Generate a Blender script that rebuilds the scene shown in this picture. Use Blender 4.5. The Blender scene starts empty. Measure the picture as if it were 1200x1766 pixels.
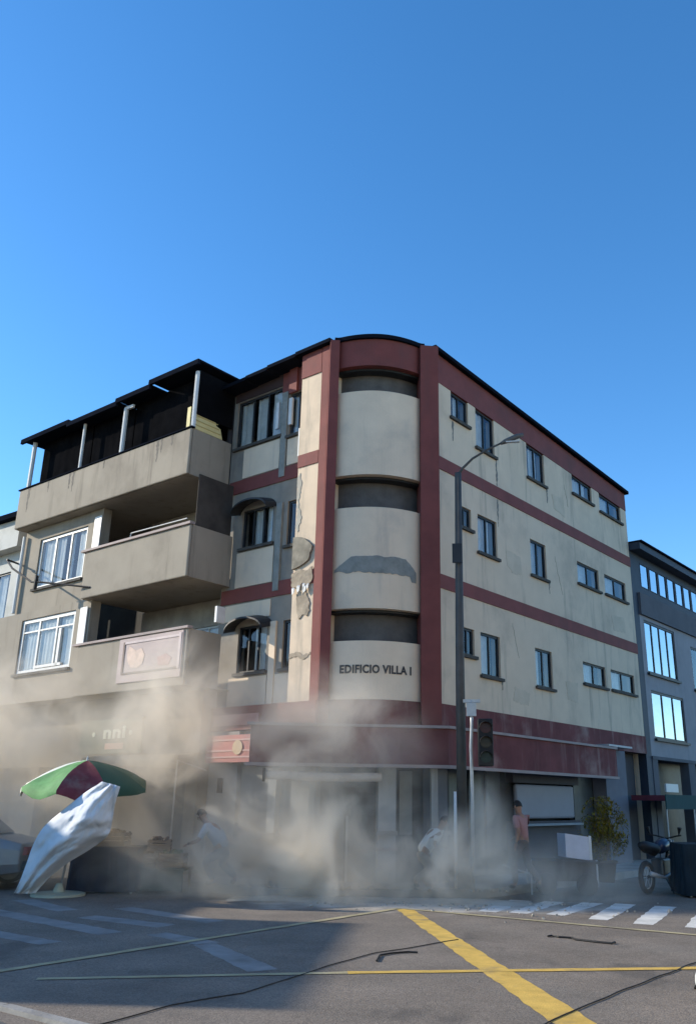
import bpy, bmesh, math, random
from mathutils import Vector, Matrix, noise

C = bpy.context.scene
COL = C.collection
R_ = math.radians
random.seed(7)

# ------------------------------------------------------------------ camera
cam_d = bpy.data.cameras.new("camera"); cam = bpy.data.objects.new("camera", cam_d); COL.objects.link(cam)
YAW, PITCH, ROLL = 0.0592, 0.3325, 0.011
_r = Vector((math.cos(YAW), math.sin(YAW), 0)); _f = Vector((-math.sin(YAW), math.cos(YAW), 0)); _u = Vector((0, 0, 1))
_f2 = _f*math.cos(PITCH) + _u*math.sin(PITCH); _u2 = -_f*math.sin(PITCH) + _u*math.cos(PITCH)
_r3 = _r*math.cos(ROLL) + _u2*math.sin(ROLL); _u3 = -_r*math.sin(ROLL) + _u2*math.cos(ROLL)
m = Matrix.Identity(4)
for i in range(3):
    m[i][0] = _r3[i]; m[i][1] = _u3[i]; m[i][2] = -_f2[i]
m[0][3], m[1][3], m[2][3] = 0, -17.8426, 1.6
cam.matrix_world = m
cam_d.sensor_fit = 'HORIZONTAL'; cam_d.sensor_width = 36
cam_d.lens = 36*1477.367/1200
cam_d.shift_x = -0.0561; cam_d.shift_y = -0.0075
cam_d.clip_start = 0.1; cam_d.clip_end = 3000
C.camera = cam

# ------------------------------------------------------------------ sky and sun
SUN_EL = 22.0
sun_h = Vector((-0.991, 0.134))
w = bpy.data.worlds.new("World"); C.world = w; w.use_nodes = True
nt = w.node_tree; nt.nodes.clear()
out = nt.nodes.new('ShaderNodeOutputWorld'); bg = nt.nodes.new('ShaderNodeBackground')
sky = nt.nodes.new('ShaderNodeTexSky'); sky.sky_type = 'NISHITA'; sky.sun_disc = False
sky.sun_elevation = R_(SUN_EL); sky.sun_rotation = math.atan2(sun_h.x, sun_h.y)
sky.altitude = 1000; sky.air_density = 1.0; sky.dust_density = 0.25; sky.ozone_density = 2.6
hs = nt.nodes.new('ShaderNodeHueSaturation'); hs.inputs['Saturation'].default_value = 1.25
nt.links.new(sky.outputs[0], hs.inputs['Color']); nt.links.new(hs.outputs[0], bg.inputs[0])
bg.inputs[1].default_value = 0.14
nt.links.new(bg.outputs[0], out.inputs[0])
sd = bpy.data.lights.new("sun", 'SUN'); sd.energy = 3.0; sd.angle = R_(0.55); sd.color = (1, .91, .76)
sun = bpy.data.objects.new("sun", sd); COL.objects.link(sun)
sv = Vector((sun_h.x*math.cos(R_(SUN_EL)), sun_h.y*math.cos(R_(SUN_EL)), math.sin(R_(SUN_EL))))
sun.rotation_euler = sv.to_track_quat('Z', 'Y').to_euler(); sun.location = (-20, 0, 30)
C.view_settings.view_transform = 'Standard'; C.view_settings.look = 'None'
C.view_settings.exposure = 1.1; C.view_settings.gamma = 1
C.view_settings.use_curve_mapping = False
C.render.engine = 'CYCLES'
cy = C.cycles
cy.use_denoising = True; cy.max_bounces = 8; cy.diffuse_bounces = 3; cy.glossy_bounces = 3
cy.transparent_max_bounces = 12; cy.volume_bounces = 6; cy.volume_max_steps = 128; cy.volume_step_rate = 1.0
cy.caustics_reflective = False; cy.caustics_refractive = False

# ------------------------------------------------------------------ materials
MATS = {}
def mat(name, col, rough=.8, metal=0, var=.12, scale=2.0, dirt=None, dirt_amt=0, streak=0, bump=.15, bscale=25, spec=.3):
    if name in MATS: return MATS[name]
    mt = bpy.data.materials.new(name); mt.use_nodes = True; n = mt.node_tree.nodes; l = mt.node_tree.links
    b = n['Principled BSDF']; b.inputs['Roughness'].default_value = rough; b.inputs['Metallic'].default_value = metal
    b.inputs['Specular IOR Level'].default_value = spec
    tc = n.new('ShaderNodeTexCoord')
    def nz(sc, det=6, mp=None):
        t = n.new('ShaderNodeTexNoise'); t.inputs['Scale'].default_value = sc; t.inputs['Detail'].default_value = det
        t.inputs['Roughness'].default_value = .62
        if mp:
            q = n.new('ShaderNodeMapping'); q.inputs['Scale'].default_value = mp
            l.new(tc.outputs['Object'], q.inputs[0]); l.new(q.outputs[0], t.inputs['Vector'])
        else: l.new(tc.outputs['Object'], t.inputs['Vector'])
        return t
    c4 = (*col, 1)
    t1 = nz(scale)
    r1 = n.new('ShaderNodeMapRange'); r1.inputs[1].default_value = .3; r1.inputs[2].default_value = .7
    r1.inputs[3].default_value = 1-var; r1.inputs[4].default_value = 1+var; l.new(t1.outputs[0], r1.inputs[0])
    mul = n.new('ShaderNodeVectorMath'); mul.operation = 'SCALE'; mul.inputs[0].default_value = col
    l.new(r1.outputs[0], mul.inputs['Scale']); last = mul.outputs[0]
    def mixin(last, colr, fac_out, lo, hi, amt):
        r = n.new('ShaderNodeMapRange'); r.interpolation_type = 'SMOOTHSTEP'
        r.inputs[1].default_value = lo; r.inputs[2].default_value = hi; r.inputs[3].default_value = 0; r.inputs[4].default_value = amt
        l.new(fac_out, r.inputs[0])
        x = n.new('ShaderNodeMix'); x.data_type = 'RGBA'; l.new(r.outputs[0], x.inputs[0])
        l.new(last, x.inputs[6]); x.inputs[7].default_value = (*colr, 1); return x.outputs[2]
    if dirt and dirt_amt: last = mixin(last, dirt, nz(scale*.45, 8).outputs[0], .5, .72, dirt_amt)
    if dirt and streak: last = mixin(last, dirt, nz(1, 5, (3.2, 3.2, .35)).outputs[0], .52, .75, streak)
    if name == 'asphalt':
        v_ = n.new('ShaderNodeTexVoronoi'); v_.inputs['Scale'].default_value = 70; l.new(tc.outputs['Object'], v_.inputs['Vector'])
        q_ = n.new('ShaderNodeMix'); q_.data_type = 'RGBA'; q_.blend_type = 'MULTIPLY'; q_.inputs[0].default_value = .45
        l.new(last, q_.inputs[6]); l.new(v_.outputs['Color'], q_.inputs[7])
        w_ = n.new('ShaderNodeMapRange'); w_.inputs[3].default_value = .75; w_.inputs[4].default_value = 1.25; sp = n.new('ShaderNodeSeparateColor'); l.new(v_.outputs['Color'], sp.inputs[0]); l.new(sp.outputs[0], w_.inputs[0])
        s2 = n.new('ShaderNodeVectorMath'); s2.operation = 'SCALE'; l.new(last, s2.inputs[0]); l.new(w_.outputs[0], s2.inputs['Scale']); last = s2.outputs[0]
        last = mixin(last, (.06, .055, .05), nz(.55, 4, (1, .6, 1)).outputs[0], .56, .66, .5)
    l.new(last, b.inputs['Base Color'])
    if bump:
        bp = n.new('ShaderNodeBump'); bp.inputs['Strength'].default_value = bump; bp.inputs['Distance'].default_value = .02
        l.new(nz(bscale, 8).outputs[0], bp.inputs['Height']); l.new(bp.outputs[0], b.inputs['Normal'])
    MATS[name] = mt; return mt
def glassmat(name, tint, refl, rough=.05):
    if name in MATS: return MATS[name]
    mt = bpy.data.materials.new(name); mt.use_nodes = True; n = mt.node_tree.nodes; l = mt.node_tree.links
    n.remove(n['Principled BSDF']); o = n['Material Output']
    tr = n.new('ShaderNodeBsdfTransparent'); tr.inputs[0].default_value = (*tint, 1)
    gl = n.new('ShaderNodeBsdfGlossy'); gl.inputs[0].default_value = (.9, .95, 1, 1); gl.inputs[1].default_value = rough
    mx = n.new('ShaderNodeMixShader'); fr = n.new('ShaderNodeFresnel'); fr.inputs[0].default_value = 1.5
    ad = n.new('ShaderNodeMath'); ad.operation = 'ADD'; ad.inputs[1].default_value = refl; ad.use_clamp = True
    l.new(fr.outputs[0], ad.inputs[0])
    ge = n.new('ShaderNodeNewGeometry'); iv = n.new('ShaderNodeMath'); iv.operation = 'SUBTRACT'; iv.inputs[0].default_value = 1; l.new(ge.outputs['Backfacing'], iv.inputs[1])
    ml = n.new('ShaderNodeMath'); ml.operation = 'MULTIPLY'; l.new(ad.outputs[0], ml.inputs[0]); l.new(iv.outputs[0], ml.inputs[1]); l.new(ml.outputs[0], mx.inputs[0]); l.new(tr.outputs[0], mx.inputs[1]); l.new(gl.outputs[0], mx.inputs[2])
    bp = n.new('ShaderNodeBump'); bp.inputs['Strength'].default_value = .12; bp.inputs['Distance'].default_value = .05
    t = n.new('ShaderNodeTexNoise'); t.inputs['Scale'].default_value = 1.6; tc = n.new('ShaderNodeTexCoord')
    l.new(tc.outputs['Object'], t.inputs['Vector']); l.new(t.outputs[0], bp.inputs['Height']); l.new(bp.outputs[0], gl.inputs['Normal'])
    l.new(mx.outputs[0], o.inputs[0]); MATS[name] = mt; return mt

cream = mat('cream_paint', (.64, .51, .375), .85, var=.07, scale=1.3, dirt=(.25, .22, .18), dirt_amt=.38, streak=.6)
cream2 = mat('cream_panel_paint', (.70, .56, .415), .85, var=.07, scale=1.6, dirt=(.27, .26, .24), dirt_amt=.35, streak=.3)
red = mat('oxide_red_paint', (.185, .052, .045), .75, var=.14, scale=2, dirt=(.11, .05, .045), dirt_amt=.4, streak=.35)
reddark = mat('maroon_paint', (.14, .042, .042), .85, var=.3, scale=1.2, dirt=(.34, .23, .20), dirt_amt=.85, streak=.5)
beige = mat('beige_render', (.31, .27, .215), .9, var=.08, scale=1.2, dirt=(.16, .135, .105), dirt_amt=.5, streak=.65)
exposed = mat('exposed_plaster', (.34, .28, .21), .95, var=.25, scale=5, dirt=(.15, .13, .11), dirt_amt=.6, bump=.8, bscale=14)
greyplaster = mat('grey_bare_plaster', (.235, .24, .22), .95, var=.2, scale=5, bump=.6, bscale=16)
darkcap = mat('dark_roof_edge', (.010, .012, .018), .95, var=.2, spec=.0)
interior = mat('dim_interior', (.05, .048, .045), .9, var=.2)  # near-black, the darkness of the rooms put into the colour
interior_l = mat('terrace_inner_wall', (.045, .045, .05), .9, var=.3)  # shade inside the terrace painted in as a dark wall colour
framed = mat('dark_window_frame', (.025, .027, .03), .5, var=.1)
framew = mat('white_metal', (.62, .62, .60), .45, var=.08, scale=5)
sillm = mat('stained_sill', (.075, .07, .062), .9, var=.3, scale=6)
curtain_m = mat('pale_curtain', (.60, .58, .55), .9, var=.15, scale=4)
curtain_p = mat('pink_curtain', (.40, .18, .22), .9, var=.15, scale=4)
concrete = mat('concrete', (.30, .285, .26), .95, var=.2, scale=2, dirt=(.14, .13, .115), dirt_amt=.5, bump=.5)
greywall = mat('grey_shop_wall', (.36, .36, .345), .85, var=.1, dirt=(.2, .19, .17), dirt_amt=.4, streak=.4)
nbwall = mat('slate_wall', (.11, .108, .118), .85, var=.1, dirt=(.06, .065, .08), dirt_amt=.4, streak=.3)
nbpale = mat('pale_blue_wall', (.29, .275, .285), .85, var=.08, dirt=(.15, .16, .18), dirt_amt=.3, streak=.3)
nbdark = mat('navy_cladding', (.03, .04, .06), .6, var=.15)
whitewall = mat('white_wall', (.5, .5, .47), .85, var=.08, dirt=(.25, .24, .2), dirt_amt=.4, streak=.3)
glass = glassmat('window_glass', (.9, .92, .92), .0)
mirror = glassmat('sky_mirror_glass', (.25, .32, .42), .42, .04)
blackm = mat('black_rubber', (.012, .012, .013), .6, var=.1)
polem = mat('dark_pole', (.07, .066, .06), .6, var=.2, scale=4)
galv = mat('galvanised', (.42, .43, .43), .45, metal=.3, var=.15, scale=6)
wood = mat('weathered_wood', (.20, .13, .08), .85, var=.3, scale=7)
yellowp = mat('yellow_panel', (.62, .50, .20), .7, var=.12, scale=5)

# ------------------------------------------------------------------ mesh helpers
class Frame:
    def __init__(s, P, d, n): s.P = Vector(P); s.d = Vector(d); s.n = Vector(n)
    def __call__(s, a, o, z): return s.P + s.d*a + s.n*o + Vector((0, 0, z))
aR, aL = 0.9607, 0.603
PL = Vector((-2.3924, -.4198, 0))
FR = Frame((0, 0, 0), (math.cos(aR), math.sin(aR), 0), (math.sin(aR), -math.cos(aR), 0))
FL = Frame(PL, (-math.cos(aL), math.sin(aL), 0), (-math.sin(aL), -math.cos(aL), 0))
_ch = (-PL).normalized()
FC = Frame(PL, _ch, (_ch.y, -_ch.x, 0)); CW = PL.length
FW = Frame((0, 0, 0), (1, 0, 0), (0, -1, 0))       # world: s = x, o = -y

class MB:
    def __init__(s): s.v = []; s.f = []
    def poly(s, pts):
        i = len(s.v); s.v += [Vector(p) for p in pts]; s.f.append(tuple(range(i, i+len(pts)))); return s
    def hexa(s, p):      # 8 points: bottom 4 then top 4
        i = len(s.v); s.v += [Vector(q) for q in p]
        s.f += [tuple(i+k for k in q) for q in ((0, 3, 2, 1), (4, 5, 6, 7), (0, 1, 5, 4), (1, 2, 6, 5), (2, 3, 7, 6), (3, 0, 4, 7))]; return s
    def box(s, F, a0, a1, o0, o1, z0, z1):
        return s.hexa([F(a0, o0, z0), F(a1, o0, z0), F(a1, o1, z0), F(a0, o1, z0), F(a0, o0, z1), F(a1, o0, z1), F(a1, o1, z1), F(a0, o1, z1)])
    def quadbox(s, F, a0, a1, o0, o1, zb0, zb1, zt0, zt1):   # bottom/top height at a0 and a1
        return s.hexa([F(a0, o0, zb0), F(a1, o0, zb1), F(a1, o1, zb1), F(a0, o1, zb0), F(a0, o0, zt0), F(a1, o0, zt1), F(a1, o1, zt1), F(a0, o1, zt0)])
    def prism(s, pts, off):
        n = len(pts); i = len(s.v); s.v += [Vector(p) for p in pts] + [Vector(p)+Vector(off) for p in pts]
        s.f.append(tuple(range(i, i+n))); s.f.append(tuple(range(i+2*n-1, i+n-1, -1)))
        for k in range(n): s.f.append((i+k, i+n+k, i+n+(k+1) % n, i+(k+1) % n))
        return s
    def tube(s, pts, r, seg=8, caps=True):
        pts = [Vector(p) for p in pts]; rs = r if isinstance(r, (list, tuple)) else [r]*len(pts); base = len(s.v)
        up = None
        for k, p in enumerate(pts):
            t = (pts[min(k+1, len(pts)-1)] - pts[max(k-1, 0)]).normalized()
            if up is None: up = t.orthogonal().normalized()
            up = (up - t*up.dot(t)).normalized(); b = t.cross(up)
            for j in range(seg):
                a = 2*math.pi*j/seg; s.v.append(p + (up*math.cos(a) + b*math.sin(a))*rs[k])
        for k in range(len(pts)-1):
            for j in range(seg):
                a = base+k*seg+j; b_ = base+k*seg+(j+1) % seg; s.f.append((a, b_, b_+seg, a+seg))
        if caps:
            s.f.append(tuple(base+j for j in range(seg))[::-1]); s.f.append(tuple(base+(len(pts)-1)*seg+j for j in range(seg)))
        return s
    def lathe(s, c, prof, seg=16, axis='z', squash=1):
        c = Vector(c); base = len(s.v)
        for r, h in prof:
            for j in range(seg):
                a = 2*math.pi*j/seg; x, y = r*math.cos(a), r*math.sin(a)*squash
                s.v.append(c + (Vector((x, y, h)) if axis == 'z' else Vector((x, h, y)) if axis == 'y' else Vector((h, x, y))))
        for k in range(len(prof)-1):
            for j in range(seg):
                a = base+k*seg+j; b_ = base+k*seg+(j+1) % seg; s.f.append((a, b_, b_+seg, a+seg))
        s.f.append(tuple(base+j for j in range(seg))[::-1]); s.f.append(tuple(base+(len(prof)-1)*seg+j for j in range(seg)))
        return s
    def build(s, name, m_, parent=None, smooth=False, bevel=0, loc=None, fix=True):
        off = Vector((0, 0, 0))
        if parent is not None: off = parent_world(parent)
        if loc is not None: off = Vector(loc)
        me = bpy.data.meshes.new(name); me.from_pydata([tuple(v-off) for v in s.v], [], s.f)
        if fix:
            bm = bmesh.new(); bm.from_mesh(me); bmesh.ops.recalc_face_normals(bm, faces=bm.faces); bm.to_mesh(me); bm.free()
        if smooth: me.polygons.foreach_set('use_smooth', [True]*len(me.polygons))
        me.materials.append(m_)
        o = bpy.data.objects.new(name, me); COL.objects.link(o)
        if parent is not None: o.parent = parent
        if loc is not None and parent is None: o.location = off
        if bevel:
            bv = o.modifiers.new('bevel', 'BEVEL'); bv.width = bevel; bv.segments = 2; bv.limit_method = 'ANGLE'
        return o
def parent_world(o):
    p = Vector((0, 0, 0))
    while o is not None: p += o.location; o = o.parent
    return p
def thing(name, label, cat, loc=(0, 0, 0), group=None):
    o = bpy.data.objects.new(name, None); COL.objects.link(o); o.location = loc; o.empty_display_size = .3
    o['label'] = label; o['category'] = cat
    if group: o['group'] = group
    return o
def tag(o, label, cat, group=None):
    o['label'] = label; o['category'] = cat
    if group: o['group'] = group
    return o
def struct(o, label=None):
    o['kind'] = 'structure'
    if label: o['label'] = label
    return o

def wall(F, a0, a1, z0, z1, of, ob, holes, name, m_, parent, zf=None):
    """wall sheet with real openings: front, reveals, ends"""
    zf = zf or (lambda a, z: z)
    A = sorted({a0, a1, *[h[0] for h in holes], *[h[1] for h in holes]}); Z = sorted({z0, z1, *[h[2] for h in holes], *[h[3] for h in holes]})
    hole = lambda a, z: any(h[0] < a < h[1] and h[2] < z < h[3] for h in holes)
    b = MB(); idx = {}
    def V(a, z, o):
        k = (a, z, o)
        if k not in idx: idx[k] = len(b.v); b.v.append(F(a, o, zf(a, z)))
        return idx[k]
    solid = {}
    for i in range(len(A)-1):
        for j in range(len(Z)-1): solid[i, j] = not hole((A[i]+A[i+1])/2, (Z[j]+Z[j+1])/2)
    for (i, j), sol in solid.items():
        if not sol: continue
        x0, x1, y0, y1 = A[i], A[i+1], Z[j], Z[j+1]
        b.f.append((V(x0, y0, of), V(x1, y0, of), V(x1, y1, of), V(x0, y1, of)))
        b.f.append((V(x0, y0, ob), V(x0, y1, ob), V(x1, y1, ob), V(x1, y0, ob)))
        for di, dj, e in ((-1, 0, ((x0, y0), (x0, y1))), (1, 0, ((x1, y0), (x1, y1))), (0, -1, ((x0, y0), (x1, y0))), (0, 1, ((x0, y1), (x1, y1)))):
            if not solid.get((i+di, j+dj), False):
                b.f.append((V(*e[0], of), V(*e[1], of), V(*e[1], ob), V(*e[0], ob)))
    return b.build(name, m_, parent)

def window(F, a0, a1, z0, z1, of, parent, fm=None, gm=None, mull=1, sill=True, curt=None, cm=None, sm=None, label=None, transom=None, fw=.045, zt=None):
    """window > pane, mullion, sill, curtain ; sits recessed in the opening"""
    fm = fm or framed; gm = gm or glass
    zt = zt or z1
    b = MB(); o0, o1 = of-.10, of-.04
    b.box(F, a0, a0+fw, o0, o1, z0, zt); b.box(F, a1-fw, a1, o0, o1, z0, z1)
    b.box(F, a0+fw, a1-fw, o0, o1, z0, z0+fw); b.quadbox(F, a0+fw, a1-fw, o0, o1, zt-fw, z1-fw, zt, z1)
    wdw = b.build('window', fm, parent)
    if label: wdw['label'] = label
    for k in range(mull):
        a = a0+(a1-a0)*(k+1)/(mull+1)
        MB().box(F, a-fw*.4, a+fw*.4, o0+.004, o1-.004, z0+fw, min(z1, zt)-fw).build('mullion', fm, wdw)
    if transom:
        MB().box(F, a0+fw, a1-fw, o0+.008, o1-.008, transom-.02, transom+.02).build('transom', fm, wdw)
    for k in range(mull+1):
        x0 = a0+(a1-a0)*k/(mull+1)+fw*.5; x1 = a0+(a1-a0)*(k+1)/(mull+1)-fw*.5
        MB().box(F, x0, x1, of-.072, of-.066, z0+fw*.5, min(z1, zt)-fw*.5).build('pane', gm, wdw)
    if sill:
        MB().box(F, a0-.07, a1+.07, of-.03, of+.07, z0-.07, z0-.002).build('sill', sm or sillm, wdw)
    for c in (curt or []):
        x0 = a0+(a1-a0)*c[0]; x1 = a0+(a1-a0)*c[1]; b = MB(); n = max(6, int((x1-x0)/.05)); i = len(b.v)
        for k in range(n+1):
            a = x0+(x1-x0)*k/n; o = of-.13+.022*math.sin(k*1.9)
            b.v += [F(a, o, z0+.02), F(a, o, min(z1, zt)-.02)]
        for k in range(n): b.f.append((i+2*k, i+2*k+2, i+2*k+3, i+2*k+1))
        b.build('curtain', cm or curtain_m, wdw, smooth=True, fix=False)
    return wdw

# ------------------------------------------------------------------ ground
asphalt = mat('asphalt', (.195, .162, .13), .93, var=.22, scale=.9, dirt=(.20, .185, .16), dirt_amt=.35, bump=.6, bscale=60)
def dusty(mt, c, r, amt):
    n = mt.node_tree.nodes; l = mt.node_tree.links; b = n['Principled BSDF']; src = b.inputs['Base Color'].links[0].from_socket
    tc = n.new('ShaderNodeTexCoord'); s_ = n.new('ShaderNodeVectorMath'); s_.operation = 'SUBTRACT'; s_.inputs[1].default_value = c; l.new(tc.outputs['Object'], s_.inputs[0])
    d = n.new('ShaderNodeVectorMath'); d.operation = 'DIVIDE'; d.inputs[1].default_value = r; l.new(s_.outputs[0], d.inputs[0])
    e = n.new('ShaderNodeVectorMath'); e.operation = 'LENGTH'; l.new(d.outputs[0], e.inputs[0])
    nz_ = n.new('ShaderNodeTexNoise'); nz_.inputs['Scale'].default_value = 1.7; nz_.inputs['Detail'].default_value = 7; l.new(tc.outputs['Object'], nz_.inputs['Vector'])
    a = n.new('ShaderNodeMath'); a.operation = 'MULTIPLY_ADD'; a.inputs[1].default_value = 1.3; l.new(nz_.outputs[0], a.inputs[0]); l.new(e.outputs['Value'], a.inputs[2])
    g = n.new('ShaderNodeMapRange'); g.interpolation_type = 'SMOOTHSTEP'; g.inputs[1].default_value = 1.55; g.inputs[2].default_value = .75; g.inputs[3].default_value = 0; g.inputs[4].default_value = amt
    l.new(a.outputs[0], g.inputs[0]); x = n.new('ShaderNodeMix'); x.data_type = 'RGBA'; l.new(g.outputs[0], x.inputs[0]); l.new(src, x.inputs[6]); x.inputs[7].default_value = (.62, .56, .47, 1)
    l.new(x.outputs[2], b.inputs['Base Color'])
dusty(asphalt, (-.3, -2.3, 0), (4.2, 1.5, 5), .9)
gb = MB(); N = 40
gb.poly([(-600, -400, 0), (600, -400, 0), (600, 800, 0), (-600, 800, 0)])
road = struct(gb.build('road', asphalt), 'grey asphalt of the road crossing')
white_p = mat('worn_white_paint', (.62, .60, .55), .8, var=.22, scale=3, dirt=(.24, .22, .19), dirt_amt=.55, bump=.3, bscale=50)
yellow_p = mat('worn_yellow_paint', (.62, .40, .09), .8, var=.22, scale=3.5, dirt=(.26, .20, .11), dirt_amt=.8, bump=.3, bscale=50)
pale_p = mat('faded_yellow_paint', (.40, .34, .20), .85, var=.22, scale=3, dirt=(.17, .155, .13), dirt_amt=.8, bump=.3, bscale=50)
faint_p = mat('faint_white_paint', (.25, .24, .225), .9, var=.2, scale=3, dirt=(.15, .14, .125), dirt_amt=.8, bump=.3, bscale=50)
def ragged(p0, p1, wd0, wd1, z, name, m_, amp=.018, step=.12):
    p0 = Vector((*p0, 0)); p1 = Vector((*p1, 0)); d = p1-p0; L = d.length; d.normalize(); s = Vector((-d.y, d.x, 0))
    n = max(2, int(L/step)); b = MB()
    for k in range(n+1):
        t = k/n; c = p0+d*L*t; wd = (wd0+(wd1-wd0)*t)/2
        e = amp*(noise.noise(Vector((c.x*5, c.y*5, 1)))); g = amp*(noise.noise(Vector((c.x*5, c.y*5, 9))))
        b.v += [c+s*(wd+e)+Vector((0, 0, z)), c-s*(wd+g)+Vector((0, 0, z))]
    for k in range(n): b.f.append((2*k, 2*k+1, 2*k+3, 2*k+2))
    return b.build(name, m_, road, fix=False)
# right zebra: quads
for q in [((2.48, -1.56), (2.83, -1.51), (1.91, -3.33), (1.64, -3.37)), ((3.0, -1.66), (3.37, -1.6), (2.50, -3.8), (2.17, -3.84)),
          ((3.57, -1.92), (4.02, -1.85), (3.03, -4.23), (2.75, -4.27)), ((1.80, -1.45), (2.22, -1.42), (1.38, -3.2), (1.06, -3.2)),
          ((1.25, -1.35), (1.62, -1.32), (.90, -3.1), (.60, -3.1)), ((4.3, -2.1), (4.75, -2.0), (3.72, -4.5), (3.38, -4.55)), ((4.95, -2.2), (5.35, -2.15), (4.3, -4.7), (4.0, -4.75))]:
    a = Vector((*q[0], 0)).lerp(Vector((*q[1], 0)), .5); c = Vector((*q[2], 0)).lerp(Vector((*q[3], 0)), .5)
    ragged(a[:2], c[:2], .36, .30, .002, 'crosswalk_stripe', white_p, .03)
# left zebra
for a, c, wd in [((-7.2, -3.7), (-4.12, -6.1), .36), ((-6.2, -5.85), (-4.53, -6.95), .30), ((-5.05, -4.55), (-3.63, -5.35), .34), ((-4.9, -3.45), (-3.08, -4.85), .34), ((-6.9, -2.6), (-5.6, -3.9), .34), ((-3.55, -6.05), (-2.7, -6.75), .3)]:
    ragged(a, c, wd, wd, .002, 'crosswalk_stripe', faint_p, .03)
ragged((-2.75, -6.78), (-1.75, -8.35), .28, .34, .002, 'lane_line', faint_p, .03)
# yellow box junction
ragged((-.55, -2.9), (1.12, -10.6), .26, .33, .004, 'junction_line', yellow_p, .03)
ragged((-3.75, -9.03), (-.9, -8.38), .10, .11, .006, 'junction_line', pale_p)
ragged((-.9, -8.38), (4.2, -7.42), .13, .14, .006, 'junction_line', yellow_p)
ragged((-4.3, -8.75), (-.62, -2.88), .12, .12, .008, 'junction_line', pale_p)
ragged((-.5, -2.95), (4.6, -6.0), .12, .12, .008, 'junction_line', pale_p)

# pavements with kerbs
pave = mat('pavement_concrete', (.33, .31, .28), .95, var=.2, scale=2.5, dirt=(.16, .15, .13), dirt_amt=.55, bump=.5)
def offset_path(pts, dist):
    P = [Vector(p) for p in pts]; res = []
    for i, p in enumerate(P):
        ns = []
        if i > 0: d = (P[i]-P[i-1]).normalized(); ns.append(Vector((d.y, -d.x, 0)))
        if i < len(P)-1: d = (P[i+1]-P[i]).normalized(); ns.append(Vector((d.y, -d.x, 0)))
        if len(ns) == 1: res.append(p+ns[0]*dist)
        else:
            b = (ns[0]+ns[1]).normalized(); res.append(p+b*dist/max(.3, b.dot(ns[0])))
    return res
foot = [FL(22, 0, 0), FL(0, 0, 0), Vector((0, 0, 0)), FR(40, 0, 0)]
inner = offset_path(foot, -.3)
def roundoff(path):
    res = [path[0]]
    for i in range(1, len(path)-1):
        a, p, c = path[i-1], path[i], path[i+1]
        q0 = p+(a-p).normalized()*.9; q1 = p+(c-p).normalized()*.9
        for k in range(7): t = k/6; res.append(q0*(1-t)**2+p*2*t*(1-t)+q1*t*t)
    res.append(path[-1]); return res
edge = roundoff(offset_path(foot, 1.35)); kin = roundoff(offset_path(foot, 1.20))
b = MB(); rc = [p.copy() for p in kin]
n = len(kin)
poly = [p+Vector((0, 0, .14)) for p in kin] + [p+Vector((0, 0, .14)) for p in inner[::-1]]
b.poly(poly); sw = struct(b.build('sidewalk', pave, fix=False), 'grey concrete sidewalk round the corner building')
b = MB()
for k in range(n-1):
    q = [kin[k], edge[k], edge[k+1], kin[k+1]]
    b.hexa([p.copy() for p in q]+[p+Vector((0, 0, .148)) for p in q])
struct(b.build('kerb', concrete), 'pale kerb edging the sidewalk')
for o in (sw,):
    if o.data.polygons[0].normal.z < 0: o.data.flip_normals()
# near-left island pavement
b = MB(); q = [(-3.45, -10.35, 0), (-9, -8.2, 0), (-12, -16, 0), (-2.4, -12.5, 0), (-2.55, -11.0, 0)]
b.prism([Vector(p)+Vector((-.15, -.12, 0)) for p in q], (0, 0, .02)); struct(b.build('near_sidewalk', mat('dark_pavement', (.1, .1, .1), .95)), 'dark sidewalk corner at the lower left')
b = MB(); b.tube([], .1) if False else None
kq = [(-9.2, -8.05), (-3.4, -10.18), (-2.45, -10.8), (-2.2, -12.5)]
for k in range(3):
    p = Vector((*kq[k], 0)); r = Vector((*kq[k+1], 0)); d = (r-p).normalized(); s = Vector((-d.y, d.x, 0))*.10; p = p+Vector((-.1, -.1, 0)); r = r+Vector((-.1, -.1, 0))
    b.hexa([p, r, r+s, p+s, p+Vector((0, 0, .035)), r+Vector((0, 0, .035)), r+s+Vector((0, 0, .035)), p+s+Vector((0, 0, .035))])
struct(b.build('near_kerb', concrete), 'pale kerb stone at the lower left corner')

# ------------------------------------------------------------------ corner building
B0 = 3.53
cb = thing('corner_building', 'four storey cream apartment block with oxide red bands and rounded corner bay', 'building', (0, 1, 0))
zt = 11.62
SR = 10.73
def topz(a, z):
    if z > 11.5: return 11.62-.042*max(a, 0)
    if abs(z-10.75) < 1e-4: return 10.89-.028*a
    return z
WR = []   # a0,a1,z0,z1,mull,curtains
for (a0, a1, z0) in [(.68, 1.42, 10.2), (1.76, 2.62, 9.8), (4.27, 5.24, 9.8), (6.92, 8.22, 10.12), (8.74, 10.3, 10.06)]: WR.append((a0, a1, z0, 10.75, 3))
for (a0, a1, z0) in [(.95, 1.46, 7.58), (1.74, 2.6, 7.15), (4.25, 5.08, 7.13), (6.92, 8.30, 7.45), (8.70, 10.22, 7.48)]: WR.append((a0, a1, z0, 8.08, 2))
for (a0, a1, z0) in [(.98, 1.48, 4.66), (1.74, 2.58, 4.3), (4.25, 5.12, 4.32), (6.88, 8.3, 4.68), (8.65, 10.3, 4.69)]: WR.append((a0, a1, z0, 5.26, 1))
holes = [h[:4] for h in WR]
wall(FR, 0, SR, B0, 10.75, 0, -.24, holes, 'wall', cream, cb, topz)
MB().quadbox(FR, 0, SR, -.24, .012, 10.892, 10.592, 11.62, 11.17).build('roof_band', red, cb)
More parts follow.
